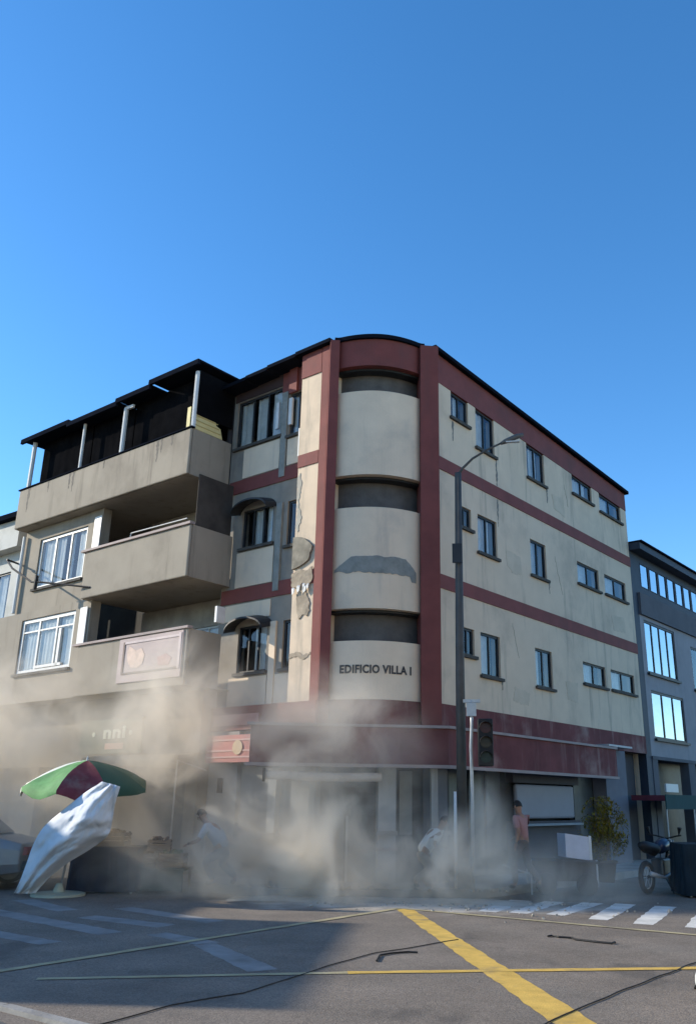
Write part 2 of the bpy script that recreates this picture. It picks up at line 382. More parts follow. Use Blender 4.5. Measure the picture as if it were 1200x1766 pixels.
curts = {(3, 0): [(.35, .75)], (3, 1): [(0, .62)], (3, 2): [(.3, .7)], (3, 3): [(0, .8)], (3, 4): [(.05, .5)],
         (2, 0): [(.3, .9)], (2, 1): [(.05, .8)], (2, 2): [(.05, .5)], (2, 3): [(.05, .6)], (2, 4): [(0, .62)],
         (1, 0): [], (1, 1): [(.15, .75)], (1, 2): [(.05, .45)], (1, 3): [(0, .55)], (1, 4): [(0, .5)]}
cnt = {3: 0, 2: 0, 1: 0}
for (a0, a1, z0, z1, fl) in WR:
    k = cnt[fl]; cnt[fl] += 1
    zl = topz(a0, z1); zr = topz(a1, z1)
    window(FR, a0+.01, a1-.01, z0+.004, zr-.003, 0, cb, mull=1, curt=curts[(fl, k)], zt=zl-.003)
# slats of louvre above the pane of windows w1: handled as frames; bands
for z in (B0+2.75, B0+5.5):
    MB().box(FR, .04, SR, -.02, .022, z-.31, z+.0).build('red_band', red, cb)
MB().box(FR, 0, SR, -.24, .03, 3.03, B0-.003).build('base_band', reddark, cb)
MB().quadbox(FR, -.1, SR+.08, -.4, .13, 11.623, 11.172, 11.72, 11.27).build('roof_edge', darkcap, cb)
# left facade: pier at a 0..0.82, recessed wall beyond at o=-.18
REC = -.32
recess_shade = mat('dim_recess_paint', (.27, .24, .20), .9, var=.12, scale=2, dirt=(.13, .125, .12), dirt_amt=.5, streak=.4)  # wall colour darkened to carry the shade of the recess
wall(FL, .0, .84, B0, 11.6, 0, REC-.2, [], 'wall', cream, cb)
LH = [(1.78, 3.36, 9.92, 11.2), (.97, 1.52, 9.82, 10.92), (1.88, 2.92, 7.25, 8.2), (.92, 1.42, 7.08, 8.15), (1.86, 2.8, 4.3, 5.36), (.92, 1.38, 4.3, 5.36)]
wall(FL, .84, 3.5, B0, 11.58, REC, REC-.22, LH, 'wall', recess_shade, cb)
for a0, a1, z0, z1 in ((1.78, 3.02, 9.06, 9.82), (.93, 1.52, 9.06, 9.72), (1.80, 3.02, 6.30, 7.15), (1.80, 3.02, 3.56, 4.2), (.93, 1.6, 3.56, 4.2), (1.80, 3.3, 5.52, 5.90)):
    MB().box(FL, a0, a1, REC+.002, REC+.02, z0, z1).build('wall_panel', cream2, cb)
lc = [[(0, .25), (.35, .6), (.7, 1)], [(.1, .4), (.55, .95)], [(.0, .3), (.45, .7)], [(.3, .6)], [(.1, .5)], []]
for h, c in zip(LH, lc):
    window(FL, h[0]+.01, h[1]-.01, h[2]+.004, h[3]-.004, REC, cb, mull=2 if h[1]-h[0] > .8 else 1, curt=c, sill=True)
# red parts of the left facade
for z in (B0+2.75, B0+5.5):
    MB().box(FL, .22, .84, -.02, .024, z-.30, z).build('red_band', red, cb)
    MB().box(FL, .868, 3.45, REC-.02, REC+.03, z-.34, z).build('red_band', red, cb)
MB().box(FL, .868, 1.77, REC-.02, REC+.028, 10.94, 11.575).build('roof_band', red, cb)
MB().box(FL, 1.772, 3.45, REC-.02, REC+.028, 11.22, 11.575).build('roof_band', mat('dark_stained_band', (.05, .03, .03), .9), cb)  # unlit stretch of the red band, its shade painted near black
MB().box(FL, .22, .84, -.02, .026, 10.98, 11.59).build('roof_band', red, cb)
MB().box(FL, 1.25, 1.5, REC+.034, REC+.09, 10.9, 11.57).build('pilaster', red, cb)
for z0, z1 in ((8.8, 9.8), (6.06, 7.05), (B0, 4.27)):
    MB().box(FL, 1.56, 1.74, REC+.002, REC+.05, z0 if z0 > 4 else B0+.001, 11 if z0 > 8.7 else z1+1.1).build('pilaster', cream2 if z0 < 5 else greyplaster, cb)
MB().box(FL, 0, 3.4, -.24, .03, 3.03, B0-.003).build('base_band', red, cb)
for k, (a0, a1, z) in enumerate([(-.12, .96, 11.6), (.97, 1.9, 11.55), (1.91, 2.65, 11.50), (2.66, 3.5, 11.46)]):
    MB().quadbox(FL, a0, a1, -.5, .16, z, z-.02, z+.09, z+.07).build('roof_edge', darkcap, cb)
# white shutters leaning open beside the top windows
for a0, a1 in ((1.42, 1.53), (1.86, 1.95)):
    MB().box(FL, a0, a1, REC-.02, REC+.035, 10.1, 10.8).build('shutter', framew, cb)
MB().box(FL, .872, .90, REC+.002, -.02, 9.05, 9.75).build('downpipe_cover', framew, cb)  # white strip painting the sunlit sliver on the jamb
# arched hoods over two windows
for a, z in ((2.4, 8.25), (2.33, 5.42)):
    b = MB(); ns = 12
    for k in range(ns+1):
        t = math.pi*k/ns; x = a-.60*math.cos(t); zz = z-.10+.27*math.sin(t)
        b.v += [FL(x, REC, zz), FL(x, REC+.34+.05*math.sin(t), zz-.10), FL(x, REC+.34+.05*math.sin(t), zz-.14), FL(x, REC, zz-.04)]
    for k in range(ns):
        for j in range(4): b.f.append((4*k+j, 4*k+(j+1) % 4, 4*k+4+(j+1) % 4, 4*k+4+j))
    b.build('window_hood', framed, cb)
# pillars of the rounded corner
MB().box(FC, .0, .215, -.5, .20, B0-.48, 11.64).build('pillar', red, cb, bevel=.01)
MB().box(FC, 2.08, 2.50, -.35, .20, B0-.48, 11.66).build('pillar', red, cb, bevel=.01)
MB().box(FL, -.02, .20, -.3, .03, B0-.002, 11.6).build('pilaster', red, cb)
# bay
def bay_o(t, depth=0): return .06+.30*max(0, math.sin(math.pi*t))**.85 - depth
BA0, BA1 = .215, 2.08
def bay_pt(t, z, depth=0): return FC(BA0+(BA1-BA0)*t, bay_o(t, depth), z)
def baystrip(z0, z1, d0, d1, name, m_, t0=0, t1=1, n=28, par=None):
    b = MB()
    for k in range(n+1):
        t = t0+(t1-t0)*k/n
        b.v += [bay_pt(t, z0, d0), bay_pt(t, z1, d0), bay_pt(t, z1, d1), bay_pt(t, z0, d1)]
    for k in range(n):
        for j in range(4): b.f.append((4*k+j, 4*k+(j+1) % 4, 4*k+4+(j+1) % 4, 4*k+4+j))
    b.f.append((0, 1, 2, 3)); b.f.append((4*n+3, 4*n+2, 4*n+1, 4*n))
    o = b.build(name, m_, par or cb)
    return o
baystrip(10.97, 11.64, 0, .2, 'bay_roof_band', red)
baystrip(11.645, 11.74, -.07, .25, 'bay_roof_edge', darkcap, -.06, 1.06)
for z0, z1 in ((8.32, 10.33), (5.37, 7.57), (B0, 4.70)): baystrip(z0, z1, 0, .16, 'bay_parapet', cream2)
baystrip(3.03, B0-.004, -.02, .16, 'bay_base_band', reddark)
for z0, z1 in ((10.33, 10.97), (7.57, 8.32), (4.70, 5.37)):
    wd = baystrip(z0-.01, z1+.01, .44, .48, 'bay_opening_wall', mat('dusky_inner_wall', (.12, .112, .105), .9, var=.25, scale=3))  # dark wall colour stands for the shade in the bay openings
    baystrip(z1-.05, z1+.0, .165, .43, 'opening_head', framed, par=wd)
# slabs behind the bay, dark interior core
for z in (8.1, 5.2, 10.8): pass
core = MB()
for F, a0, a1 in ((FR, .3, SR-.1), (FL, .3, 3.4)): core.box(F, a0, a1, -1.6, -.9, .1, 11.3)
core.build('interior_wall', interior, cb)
MB().prism([FC(.2, -.5, .1), FC(2.3, -.5, .1), FC(2.0, -1.0, .1), FC(.4, -1.0, .1)], (0, 0, 11.1)).build('interior_wall', interior, cb)
MB().prism([FL(3.3, -.45, 11.28), FL(0, -.45, 11.3), FC(.3, -.1, 11.3), FC(2.1, -.1, 11.3), FR(SR-.2, -.3, 11.1), FR(SR-.2, -9, 11.1), FL(3.3, -9, 11.28)], (0, 0, .04)).build('roof_slab', concrete, cb)
for z in (8.6, 5.9, 3.1):
    MB().prism([FL(3.3, -.5, z), FL(.1, -.5, z), FC(.25, -.12, z), FC(2.1, -.12, z), FR(SR-.2, -.3, z), FR(SR-.2, -4, z), FL(3.3, -5, z)], (0, 0, .12)).build('floor_slab', interior, cb)
MB().box(FR, SR-.01, SR+.0, -9, -.25, .1, 11.1).build('side_wall', cream, cb)
# peeled patch on bay
def patch_bay(t0, t1, zf0, zf1, m_, name, thick=.012):
    b = MB(); n = 36
    for k in range(n+1):
        u = k/n; t = t0+(t1-t0)*u
        z0 = zf0(u); z1 = zf1(u)
        b.v += [bay_pt(t, z0, .0), bay_pt(t, z1, .0), bay_pt(t, z1, -thick), bay_pt(t, z0, -thick)]
    for k in range(n):
        for j in range(4): b.f.append((4*k+j, 4*k+(j+1) % 4, 4*k+4+(j+1) % 4, 4*k+4+j))
    return b.build(name, m_, cb)
nz = lambda u, s, a: a*noise.noise(Vector((u*9, s, 0)))+a*.5*noise.noise(Vector((u*25, s, 5)))
patch_bay(.02, .95, lambda u: 6.14-.04*u+nz(u, 1, .05)-(.12 if u > .93 else 0), lambda u: 6.20+.28*min(1, u*5)*min(1, (1-u)*7)+nz(u, 7, .03), greyplaster, 'peeled_patch')
# damaged pier
def patch(F, o, pts, m_, name, th=.02, parent=cb):
    Q = []; rng = random.Random(int(sum(p[0]*37+p[1]*91 for p in pts)))
    for k in range(len(pts)):      # ragged outline
        p, q = Vector((*pts[k], 0)), Vector((*pts[(k+1) % len(pts)], 0)); d = q-p; L_ = d.length; n_ = max(1, int(L_/.045)); s_ = Vector((-d.y, d.x, 0))/max(L_, 1e-6)
        for j in range(n_):
            c = p+d*j/n_+(s_*rng.uniform(-1, 1)*min(.022, L_*.12) if j else Vector((0, 0, 0))); Q.append((c.x, c.y))
    pts = Q
    b = MB(); b.prism([F(a, o, z) for a, z in pts], F.n*th); return b.build(name, m_, parent)
patch(FL, .026, [(.84, 6.26), (.6, 6.33), (.42, 6.27), (.24, 6.34), (.24, 6.04), (.34, 5.93), (.5, 6.02), (.62, 5.9), (.84, 5.98)], exposed, 'exposed_plaster')
patch(FL, .004, [(.70, 5.80), (.58, 5.74), (.45, 5.82), (.34, 5.66), (.30, 5.4), (.38, 5.28), (.50, 5.33), (.60, 5.24), (.66, 5.42)], exposed, 'exposed_plaster', .018)
patch(FL, .004, [(.84, 7.35), (.8, 7.6), (.84, 8.5), (.76, 8.6), (.70, 8.3), (.77, 7.9), (.66, 7.5), (.76, 7.2)], mat('stain_cream', (.40, .37, .31), .9), 'stain_patch', .006)
patch(FL, .004, [(.84, 4.42), (.62, 4.46), (.4, 4.38), (.24, 4.47), (.24, 4.52), (.45, 4.46), (.6, 4.55), (.84, 4.52)], exposed, 'crack', .008)
random.seed(3)
for k in range(7):
    a = .3+random.random()*.5; z = 5.86+random.random()*.12; s = .04+random.random()*.05
    b = MB(); b.prism([FL(a, .05, z), FL(a+s, .05, z+s*.4), FL(a+s*.8, .05, z-s*1.6), FL(a+s*.1, .05, z-s)], FL.n*.03+Vector((0, 0, -.03)))
    b.build('loose_plaster', framew, cb)
# half disc slab, a round shadow on the pier put into shape and colour
half_shadow = tag(MB().prism([FL(.845, .004, 6.36)]+[FL(.845-.56*math.cos(t)*(1+.06*math.sin(t*7)), .004, 6.72+.36*math.sin(t)) for t in [k*math.pi/14-math.pi/2 for k in range(15)]]+[FL(.845, .004, 7.08)], FL.n*.05).build('wall_cover', mat('grey_green_board2', (.24, .215, .17), .95, var=.3, scale=5, dirt=(.12, .11, .09), dirt_amt=.6)), 'dark grey half round board on the sunlit pier beside the middle window', 'board')
# inscription
def text_mesh(txt, size, ext=.008):
    cu = bpy.data.curves.new('t', 'FONT'); cu.body = txt; cu.size = size; cu.extrude = ext; cu.resolution_u = 3; cu.space_character = 1.08
    cu.offset = size*.035
    ob = bpy.data.objects.new('t', cu); COL.objects.link(ob); dg = bpy.context.evaluated_depsgraph_get()
    me = bpy.data.meshes.new_from_object(ob.evaluated_get(dg)); bpy.data.objects.remove(ob); return me
def place_text(txt, size, fn, name, m_, parent, width=None):
    me = text_mesh(txt, size); xs = [v.co.x for v in me.vertices]; x0, x1 = min(xs), max(xs); k = (width/(x1-x0)) if width else 1
    off = parent_world(parent)
    for v in me.vertices:
        v.co = fn((v.co.x-x0)*k, v.co.y, v.co.z)-off
    me.materials.clear(); me.materials.append(m_)
    o = bpy.data.objects.new(name, me); COL.objects.link(o); o.parent = parent; return o
darktext = mat('dark_lettering', (.035, .035, .038), .6)
def ft(x, y, d):
    a = .42+x; t = (a-BA0)/(BA1-BA0); return FC(a, bay_o(t)+.006+d, 4.05+y)
place_text('EDIFICIO VILLA I', .225, ft, 'inscription', darktext, cb, 1.46)

# ---- ground floor of corner building
greyp = greywall
fpath = offset_path([FL(1.12, 0, 0), FC(-.86, .0, 0), FC(CW, 0, 0), FR(7.75, 0, 0)], .38)
fpath[0] = FL(1.12, .03, 0); ip = [FL(1.12, -.1, 0), FL(.0, -.1, 0), FC(CW-.1, -.1, 0), FR(7.75, -.1, 0)]
def ribbon(path_out, path_in, z0, z1, name, m_, parent):
    b = MB()
    for k in range(len(path_out)-1):
        q = [path_in[k], path_out[k], path_out[k+1], path_in[k+1]]
        b.hexa([p+Vector((0, 0, z0)) for p in q]+[p+Vector((0, 0, z1)) for p in q])
    return b.build(name, m_, parent)
p_in = [p.copy() for p in fpath]
o1 = offset_path(fpath[1:], -.12); p_in = [FL(1.0, .03, 0)]+o1
fo = ribbon(fpath, p_in, 2.30, 2.99, 'shop_fascia', reddark, cb)
trim = mat('pale_trim', (.30, .24, .225), .7, var=.15)
to = offset_path(fpath, .05); ti = offset_path(fpath, -.10)
ribbon(to, ti, 2.992, 3.045, 'fascia_ledge', trim, cb); ribbon(to, ti, 2.235, 2.297, 'fascia_ledge', trim, cb)
# faded advert panels on the fascia (no legible writing in the photo)
# lit pink sign on the left side with round emblem
pk = mat('pink_sign', (.62, .27, .24), .6, var=.15, scale=3)
sg = MB().box(FL, 1.14, 3.05, .05, .16, 2.36, 2.92).build('shop_sign', pk, cb)
for z in (2.45, 2.58, 2.80): MB().box(FL, 1.2, 3.0, .163, .172, z, z+.035).build('sign_stripe', mat('pale_pink', (.75, .5, .46), .6), sg)
b = MB(); b.prism([FL(2.05+.15*math.cos(t*math.pi/8), .174, 2.66+.15*math.sin(t*math.pi/8)) for t in range(16)], FL.n*.01); b.build('emblem', mat('cream_emblem', (.8, .62, .42), .6), sg)
# upper small light panel
MB().box(FL, 1.6, 3.0, .032, .05, 3.13, 3.36).build('sign_panel', mat('rose_strip', (.42, .24, .21), .7), cb)
# ground walls: left side
MB().box(FL, .1, 1.1, -.3, -.001, .12, 3.02).build('ground_wall', greyp, cb)
MB().box(FL, 1.101, 2.2, -.5, -.12, .12, 3.02).build('ground_wall', greyp, cb)
MB().box(FL, 2.201, 3.1, -.3, -.001, .12, 3.02).build('ground_wall', greyp, cb)
MB().box(FL, .9, 1.12, .002, .14, 1.0, 2.23).build('column', whitewall, cb)
MB().box(FL, .84, 1.2, .002, .2, .9, .997).build('column_base', concrete, cb)
MB().box(FL, 2.62, 2.74, .002, .05, 1.75, 2.05).build('meter_box', framed, cb)
MB().box(FL, .45, 3.0, .0015, .03, .14, .88).build('dado', mat('tan_dado', (.33, .27, .2), .85, var=.2), cb)
# corner ground storey: openings between pillars
def cpil(a0, a1, F=FC, o0=-.35, o1=.05):
    p = MB().box(F, a0, a1, o0, o1, .12, 3.02).build('ground_pillar', greyp, cb)
    MB().box(F, a0-.03, a1+.03, o1+.001, o1+.06, 1.0, 1.08).build('ledge', concrete, p)
    MB().box(F, a0-.03, a1+.03, o1+.001, o1+.05, .72, .78).build('ledge', trim, p)
cpil(-.10, .02); cpil(1.25, 1.60); cpil(2.3, 2.43)
sh = mat('roller_shutter', (.13, .135, .13), .6, metal=.2, var=.2, scale=5)
def shutter(F, a0, a1, o, z0, z1, m_):
    par = MB().box(F, a0, a1, o-.05, o, z0, z1).build('roller_shutter', m_, cb)
    z = z0+.02; 
    me = MB().box(F, a0+.01, a1-.01, o+.001, o+.018, z, z+.06).build('slat', m_, par)
    while z+.18 < z1:
        z += .09; c = me.copy(); COL.objects.link(c); c.parent = par; c.location = (0, 0, z-z0-.02)
shutter(FC, .02, 1.25, -.38, 1.35, 3.0, mat('shutter_dark', (.06, .062, .06), .7, var=.2))
MB().box(FC, .05, .62, -.5, -.3, .14, 1.34).build('shop_counter', mat('counter_grey', (.3, .3, .28), .8), cb)
MB().box(FC, .66, .70, -.34, -.3, .14, 1.34).build('door_post', galv, cb)
MB().box(FC, 1.6, 2.3, -.6, -.45, .14, 3.0).build('shop_glass_wall', mat('dim_shopfront', (.055, .06, .06), .4, var=.4, scale=2), cb)
MB().box(FC, 1.72, 1.98, -.44, -.38, 1.0, 2.2).build('poster', mat('grey_poster', (.27, .28, .26), .7), cb)
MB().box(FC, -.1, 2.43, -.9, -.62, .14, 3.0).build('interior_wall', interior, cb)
# rolled awning under the ledge
aw = mat('pale_rolled_canvas', (.50, .44, .38), .8, var=.15, scale=6)
p0, p1 = FC(-.95, .30, 2.08), FC(1.28, .30, 2.06)
ab = MB().tube([p0+(p1-p0)*(k/12)+Vector((0, 0, -.02*math.sin(k/12*math.pi))) for k in range(13)], .085, 10).build('rolled_awning', aw, cb, smooth=True)
MB().box(FC, -1.0, -.95, .18, .42, 1.95, 2.2).build('awning_end', framed, ab)
# R side ground floor
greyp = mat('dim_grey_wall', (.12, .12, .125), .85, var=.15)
cpil(0.0, .35, FR, -.35, .0)
MB().box(FR, .35, 3.3, -.7, -.55, .14, 3.0).build('shop_glass_wall', MATS['dim_shopfront'], cb)
for a in (1.1, 1.9, 2.6): MB().box(FR, a, a+.05, -.548, -.5, .14, 3.0).build('door_post', framed, cb)
MB().box(FR, 3.3, 6.6, -.4, -.2, .14, 1.22).build('ground_wall', mat('dark_dado', (.07, .065, .07), .8), cb)
MB().box(FR, 3.3, 6.6, -.4, -.2, 2.06, 3.0).build('ground_wall', MATS['dark_dado'], cb)
wi = MB().box(FR, 3.42, 6.3, -.3, -.19, 1.27, 2.03).build('service_hatch', mat('pale_blue_grey_board', (.24, .24, .26), .6, var=.06), cb, bevel=.05)
MB().box(FR, 3.35, 6.4, -.195, -.02, 1.12, 1.17).build('counter_ledge', mat('blue_grey_ledge', (.2, .23, .25), .6), wi)
MB().box(FR, 6.6, 7.7, -.5, -.35, .14, 3.0).build('shop_glass_wall', MATS['dim_shopfront'], cb)
MB().box(FR, 7.75, 9.1, -.35, .04, .12, 3.02).build('ground_pillar', mat('blue_grey_wall', (.15, .15, .17), .85), cb)
MB().box(FR, 9.1, SR, -.6, -.4, .12, 3.02).build('ground_wall', MATS['dark_dado'], cb)
# small pale bracket awning above the pilaster
br = MB().box(FR, 7.25, 8.75, .05, .42, 3.06, 3.11).build('bracket_awning', mat('pale_metal_grey', (.4, .4, .41), .5), cb)
MB().prism([FR(7.3, .1, 3.055), FR(7.3, .4, 3.055), FR(7.3, .16, 2.78), FR(7.3, .1, 2.80)], FR.d*.1).build('bracket', MATS['pale_metal_grey'], br)
# stains under the sills
st = mat('sill_drip', (.20, .195, .175), .9, var=.2, scale=6)
for a, z0, z1 in ((2.66, 8.6, 9.8), (5.3, 9.35, 9.8), (5.16, 6.8, 7.12), (.72, 9.6, 10.1), (2.6, 4.05, 4.25)):
    if z0 < 8.78 < z1:
        patch(FR, .003, [(a, 8.8+.26), (a+.05, 9.06), (a+.06, z1), (a-.01, z1)], st, 'drip_stain', .003)
        patch(FR, .003, [(a+.01, 8.0), (a+.035, 8.0), (a+.05, 8.70), (a, 8.70)], st, 'drip_stain', .003)
    else: patch(FR, .003, [(a+.01, z0), (a+.035, z0), (a+.06, z1), (a-.01, z1)], st, 'drip_stain', .003)

rpm = mat('repair_paint', (.56, .46, .345), .9, var=.1)
for pts in ([(3.0, 7.5), (3.7, 7.45), (3.75, 7.0), (3.3, 6.95), (3.05, 7.1)], [(5.8, 4.6), (6.5, 4.65), (6.45, 4.1), (5.9, 4.15)], [(5.6, 9.7), (6.3, 9.75), (6.35, 9.2), (5.7, 9.3)], [(9.0, 6.9), (9.9, 6.95), (9.95, 6.5), (9.1, 6.45)], [(3.2, 4.2), (3.9, 4.1), (3.8, 3.8), (3.1, 3.85)]):
    patch(FR, .002, pts, rpm, 'paint_repair', .003)
for a, z, n_ in ((5.6, 7.9, 11), (6.4, 10.2, 7), (3.2, 5.7, 9)):
    b = MB(); q = [FR(a, .004, z)]
    for k in range(n_): q.append(FR(a+.025*random.uniform(-1, 1)+.03*k, .004, z-.09*(k+1)))
    b.tube(q, .0025, 4); b.build('hairline_crack', MATS['stained_sill'], cb)
# ------------------------------------------------------------------ balcony building
bb = thing('balcony_building', 'beige four storey building with long projecting balconies and a dark roof terrace', 'building', FL(7, 0, 0))
OB = 1.0
# main body: back walls
def loggia_wall(z0, z1, a0, a1, o, m_, nm='wall'): return MB().box(FL, a0, a1, o-.2, o, z0, z1).build(nm, m_, bb)
WP = .62   # plane of the flush window wall
# terrace (top)
MB().box(FL, 3.5, 11.12, .93, OB, 8.92, 10.1).build('balcony_front', beige, bb, bevel=.03)
MB().box(FL, 3.5, 3.57, REC+.03, .93, 8.95, 10.1).build('balcony_side', beige, bb)
MB().box(FL, 11.05, 11.12, -.5, .93, 8.95, 10.1).build('balcony_side', beige, bb)
MB().box(FL, 3.5, 11.12, -2.5, .929, 8.921, 8.949).build('balcony_slab', beige, bb)
MB().box(FL, 3.46, 11.16, .91, 1.03, 10.101, 10.135).build('parapet_cap', darkcap, bb)
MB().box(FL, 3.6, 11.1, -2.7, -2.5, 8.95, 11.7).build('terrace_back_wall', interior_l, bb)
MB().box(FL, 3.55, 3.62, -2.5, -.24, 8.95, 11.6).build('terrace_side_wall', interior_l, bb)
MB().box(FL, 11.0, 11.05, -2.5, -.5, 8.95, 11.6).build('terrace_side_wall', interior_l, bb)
for a0, a1, z, n_ in ((3.32, 5.25, 11.86, 0), (5.2, 6.65, 11.74, 1), (6.6, 8.9, 11.66, 2), (8.85, 11.3, 11.74, 3)):
    par = MB().box(FL, a0, a1, -2.6, 1.12, z-.05, z).build('canopy_sheet', darkcap, bb)
    MB().box(FL, a0, a1, 1.05, 1.125, z-.14, z-.051).build('canopy_beam', darkcap, par)
for a, r_, z1 in ((3.56, .06, 11.66), (6.42, .065, 11.45), (8.3, .045, 11.52), (10.85, .065, 11.6)):
    MB().tube([FL(a, .9, 10.13), FL(a, .9, z1)], r_, 8).build('canopy_post', framew, bb)
MB().box(FL, 6.1, 6.46, .87, .93, 11.42, 11.5).build('post_head', framew, bb)
MB().box(FL, 10.2, 10.55, .5, .54, 10.2, 11.5).build('hanging_sheet', mat('dull_white_cloth', (.35, .35, .37), .9), bb)
yp = mat('pale_yellow_panel', (.66, .56, .27), .7, var=.1, scale=4)
# yellow stepped panel above side parapet
pts = [(.9, 10.12), (.9, 10.74), (.45, 10.78), (.38, 10.62), (.28, 10.6), (.22, 10.42), (.08, 10.38), (.0, 10.12)]
b = MB(); b.prism([FL(3.52, o, z) for o, z in pts], FL.d*.03); ypn = b.build('yellow_panel', yp, bb)
for z in (10.22, 10.34, 10.46, 10.58): MB().box(FL, 3.505, 3.518, .02+(z-10.12)*.45, .88, z, z+.018).build('panel_rib', mat('rib_yellow', (.5, .4, .17), .7), ypn)
MB().box(FL, 3.62, 3.74, .95, .97, 10.14, 10.7).build('yellow_panel', yp, bb)
mesh_m = mat('black_shade_net', (.007, .007, .008), 1, var=.3, spec=0)  # nets added to shade the recess, black for the dark terrace
for a0, a1, z in ((3.62, 6.36, 11.68), (6.40, 8.25, 11.6), (8.30, 10.8, 11.66)):
    b = MB(); n_ = 24
    for k in range(n_+1):
        a = a0+(a1-a0)*k/n_; o = .62+.008*math.sin(k*1.7)
        b.v += [FL(a, o, 10.0), FL(a, o, z)]
    for k in range(n_): b.f.append((2*k, 2*k+2, 2*k+3, 2*k+1))
    b.build('shade_net', mesh_m, bb, smooth=True, fix=False)
MB().box(FL, 3.5, 3.515, REC+.04, .88, 10.5, 11.7).build('shade_net', mesh_m, bb)
MB().box(FL, 3.28, 3.30, REC+.04, .80, 7.62, 8.91).build('side_screen', mat('brown_screen', (.06, .052, .045), .95, var=.3), bb)  # screen added to keep the sun off the recessed windows
# storey 2 (z 6.4..8.8)
MB().box(FL, 3.2, 7.3, .93, OB, 6.37, 7.60).build('balcony_front', beige, bb, bevel=.03)
MB().box(FL, 3.2, 3.27, REC+.03, .93, 6.40, 7.60).build('balcony_side', beige, bb)
MB().box(FL, 3.2, 7.3, -1.5, .929, 6.371, 6.399).build('balcony_slab', beige, bb)
MB().box(FL, 3.17, 7.45, .90, 1.05, 7.601, 7.66).build('parapet_cap', trim, bb)
MB().tube([FL(3.4, .96, 7.78), FL(5.5, .96, 7.80), FL(5.52, .96, 7.66)], .015, 6).build('handrail', framew, bb)
# storey 1 (z 3.94..6.3)
MB().box(FL, 2.97, 7.1, .93, OB, 3.93, 5.16).build('balcony_front', beige, bb, bevel=.02)
MB().box(FL, 2.97, 3.04, .04, .93, 3.96, 5.16).build('balcony_side', beige, bb)
MB().box(FL, 2.97, 11.8, -1.5, .929, 3.931, 3.959).build('balcony_slab', beige, bb)
MB().box(FL, 2.93, 7.3, .90, 1.05, 5.161, 5.215).build('parapet_cap', trim, bb)
# loggia back walls
bk = mat('loggia_wall', (.36, .32, .27), .9, var=.25, scale=2)
for z0, z1 in ((6.4, 8.9), (3.96, 6.36)):
    hl = [(3.7, 5.2, z0+.95, z0+1.75), (5.7, 6.5, z0+.05, z0+1.85)]
    wall(FL, 3.45, 7.4, z0, z1, -1.0, -1.2, hl, 'wall', bk, bb)
    window(FL, 3.72, 5.18, z0+.96, z0+1.74, -1.0, bb, fm=framew, mull=2, curt=[(0, .9)], sill=False)
    MB().box(FL, 5.72, 6.48, -1.15, -1.1, z0+.05, z0+1.84).build('balcony_door', mat('brown_door', (.08, .05, .035), .6), bb)
    MB().box(FL, 3.4, 3.46, -1.0, REC-.25, z0, z1).build('loggia_side', bk, bb)
MB().box(FL, 3.46, 12.2, -3, -1.6, .1, 8.7).build('interior_wall', interior, bb)
dst = mat('parapet_drip', (.17, .15, .125), .9, var=.2, scale=6)
for a, z0, w_ in ((10.6, 9.35, .06), (9.6, 9.75, .05), (8.55, 9.62, .05), (8.38, 9.5, .06), (7.0, 9.85, .04), (4.75, 9.5, .06), (4.6, 9.72, .04), (4.2, 9.8, .07)):
    patch(FL, 1.001, [(a-w_, 10.08), (a+w_, 10.08), (a+w_*.6, z0+.2), (a+.01, z0), (a-.01, z0), (a-w_*.5, z0+.28)], dst, 'drip_stain', .002, bb)
# flush window walls to the left at WP
W2 = [(7.95, 10.25, 7.10, 8.55)]
wall(FL, 7.31, 11.05, 6.42, 8.915, WP, WP-.25, W2, 'wall', beige, bb)
window(FL, 7.97, 10.23, 7.11, 8.54, WP, bb, fm=framew, mull=2, curt=[(0, .22), (.3, .38), (.5, .95)], sm=sillm, fw=.07, label='white framed window with pale curtains, tallest of the upper storey')
MB().box(FL, 8.22, 8.45, WP-.3, WP-.28, 7.2, 8.3).build('curtain', curtain_p, bb)
W1 = [(7.75, 10.3, 4.72, 6.2)]
wall(FL, 7.11, 11.8, 3.962, 6.42-.003, .78, .5, W1, 'wall', beige, bb)
window(FL, 7.77, 10.28, 4.73, 6.19, .78, bb, fm=framew, mull=2, transom=5.85, curt=[(0, .3), (.36, .95)], fw=.09)
MB().box(FL, 8.2, 9.4, .70, .76, 4.83, 4.90).build('window_grille', framew, bb)
MB().box(FL, 8.35, 8.45, .70, .76, 4.83, 5.8).build('window_grille', framew, bb)
for a, z0, z1, o in ((7.42, 6.55, 8.7, .64), (7.3, 5.25, 6.2, .80)):
    MB().box(FL, a-.12, a+.18, o, o+.03, z0 if z0 > 6.6 else z0, z1).build('white_jamb', framew, bb)
MB().tube([FL(11.0, .70, 6.5), FL(11.0, .70, 8.75)], .05, 8).build('downpipe', framew, bb)
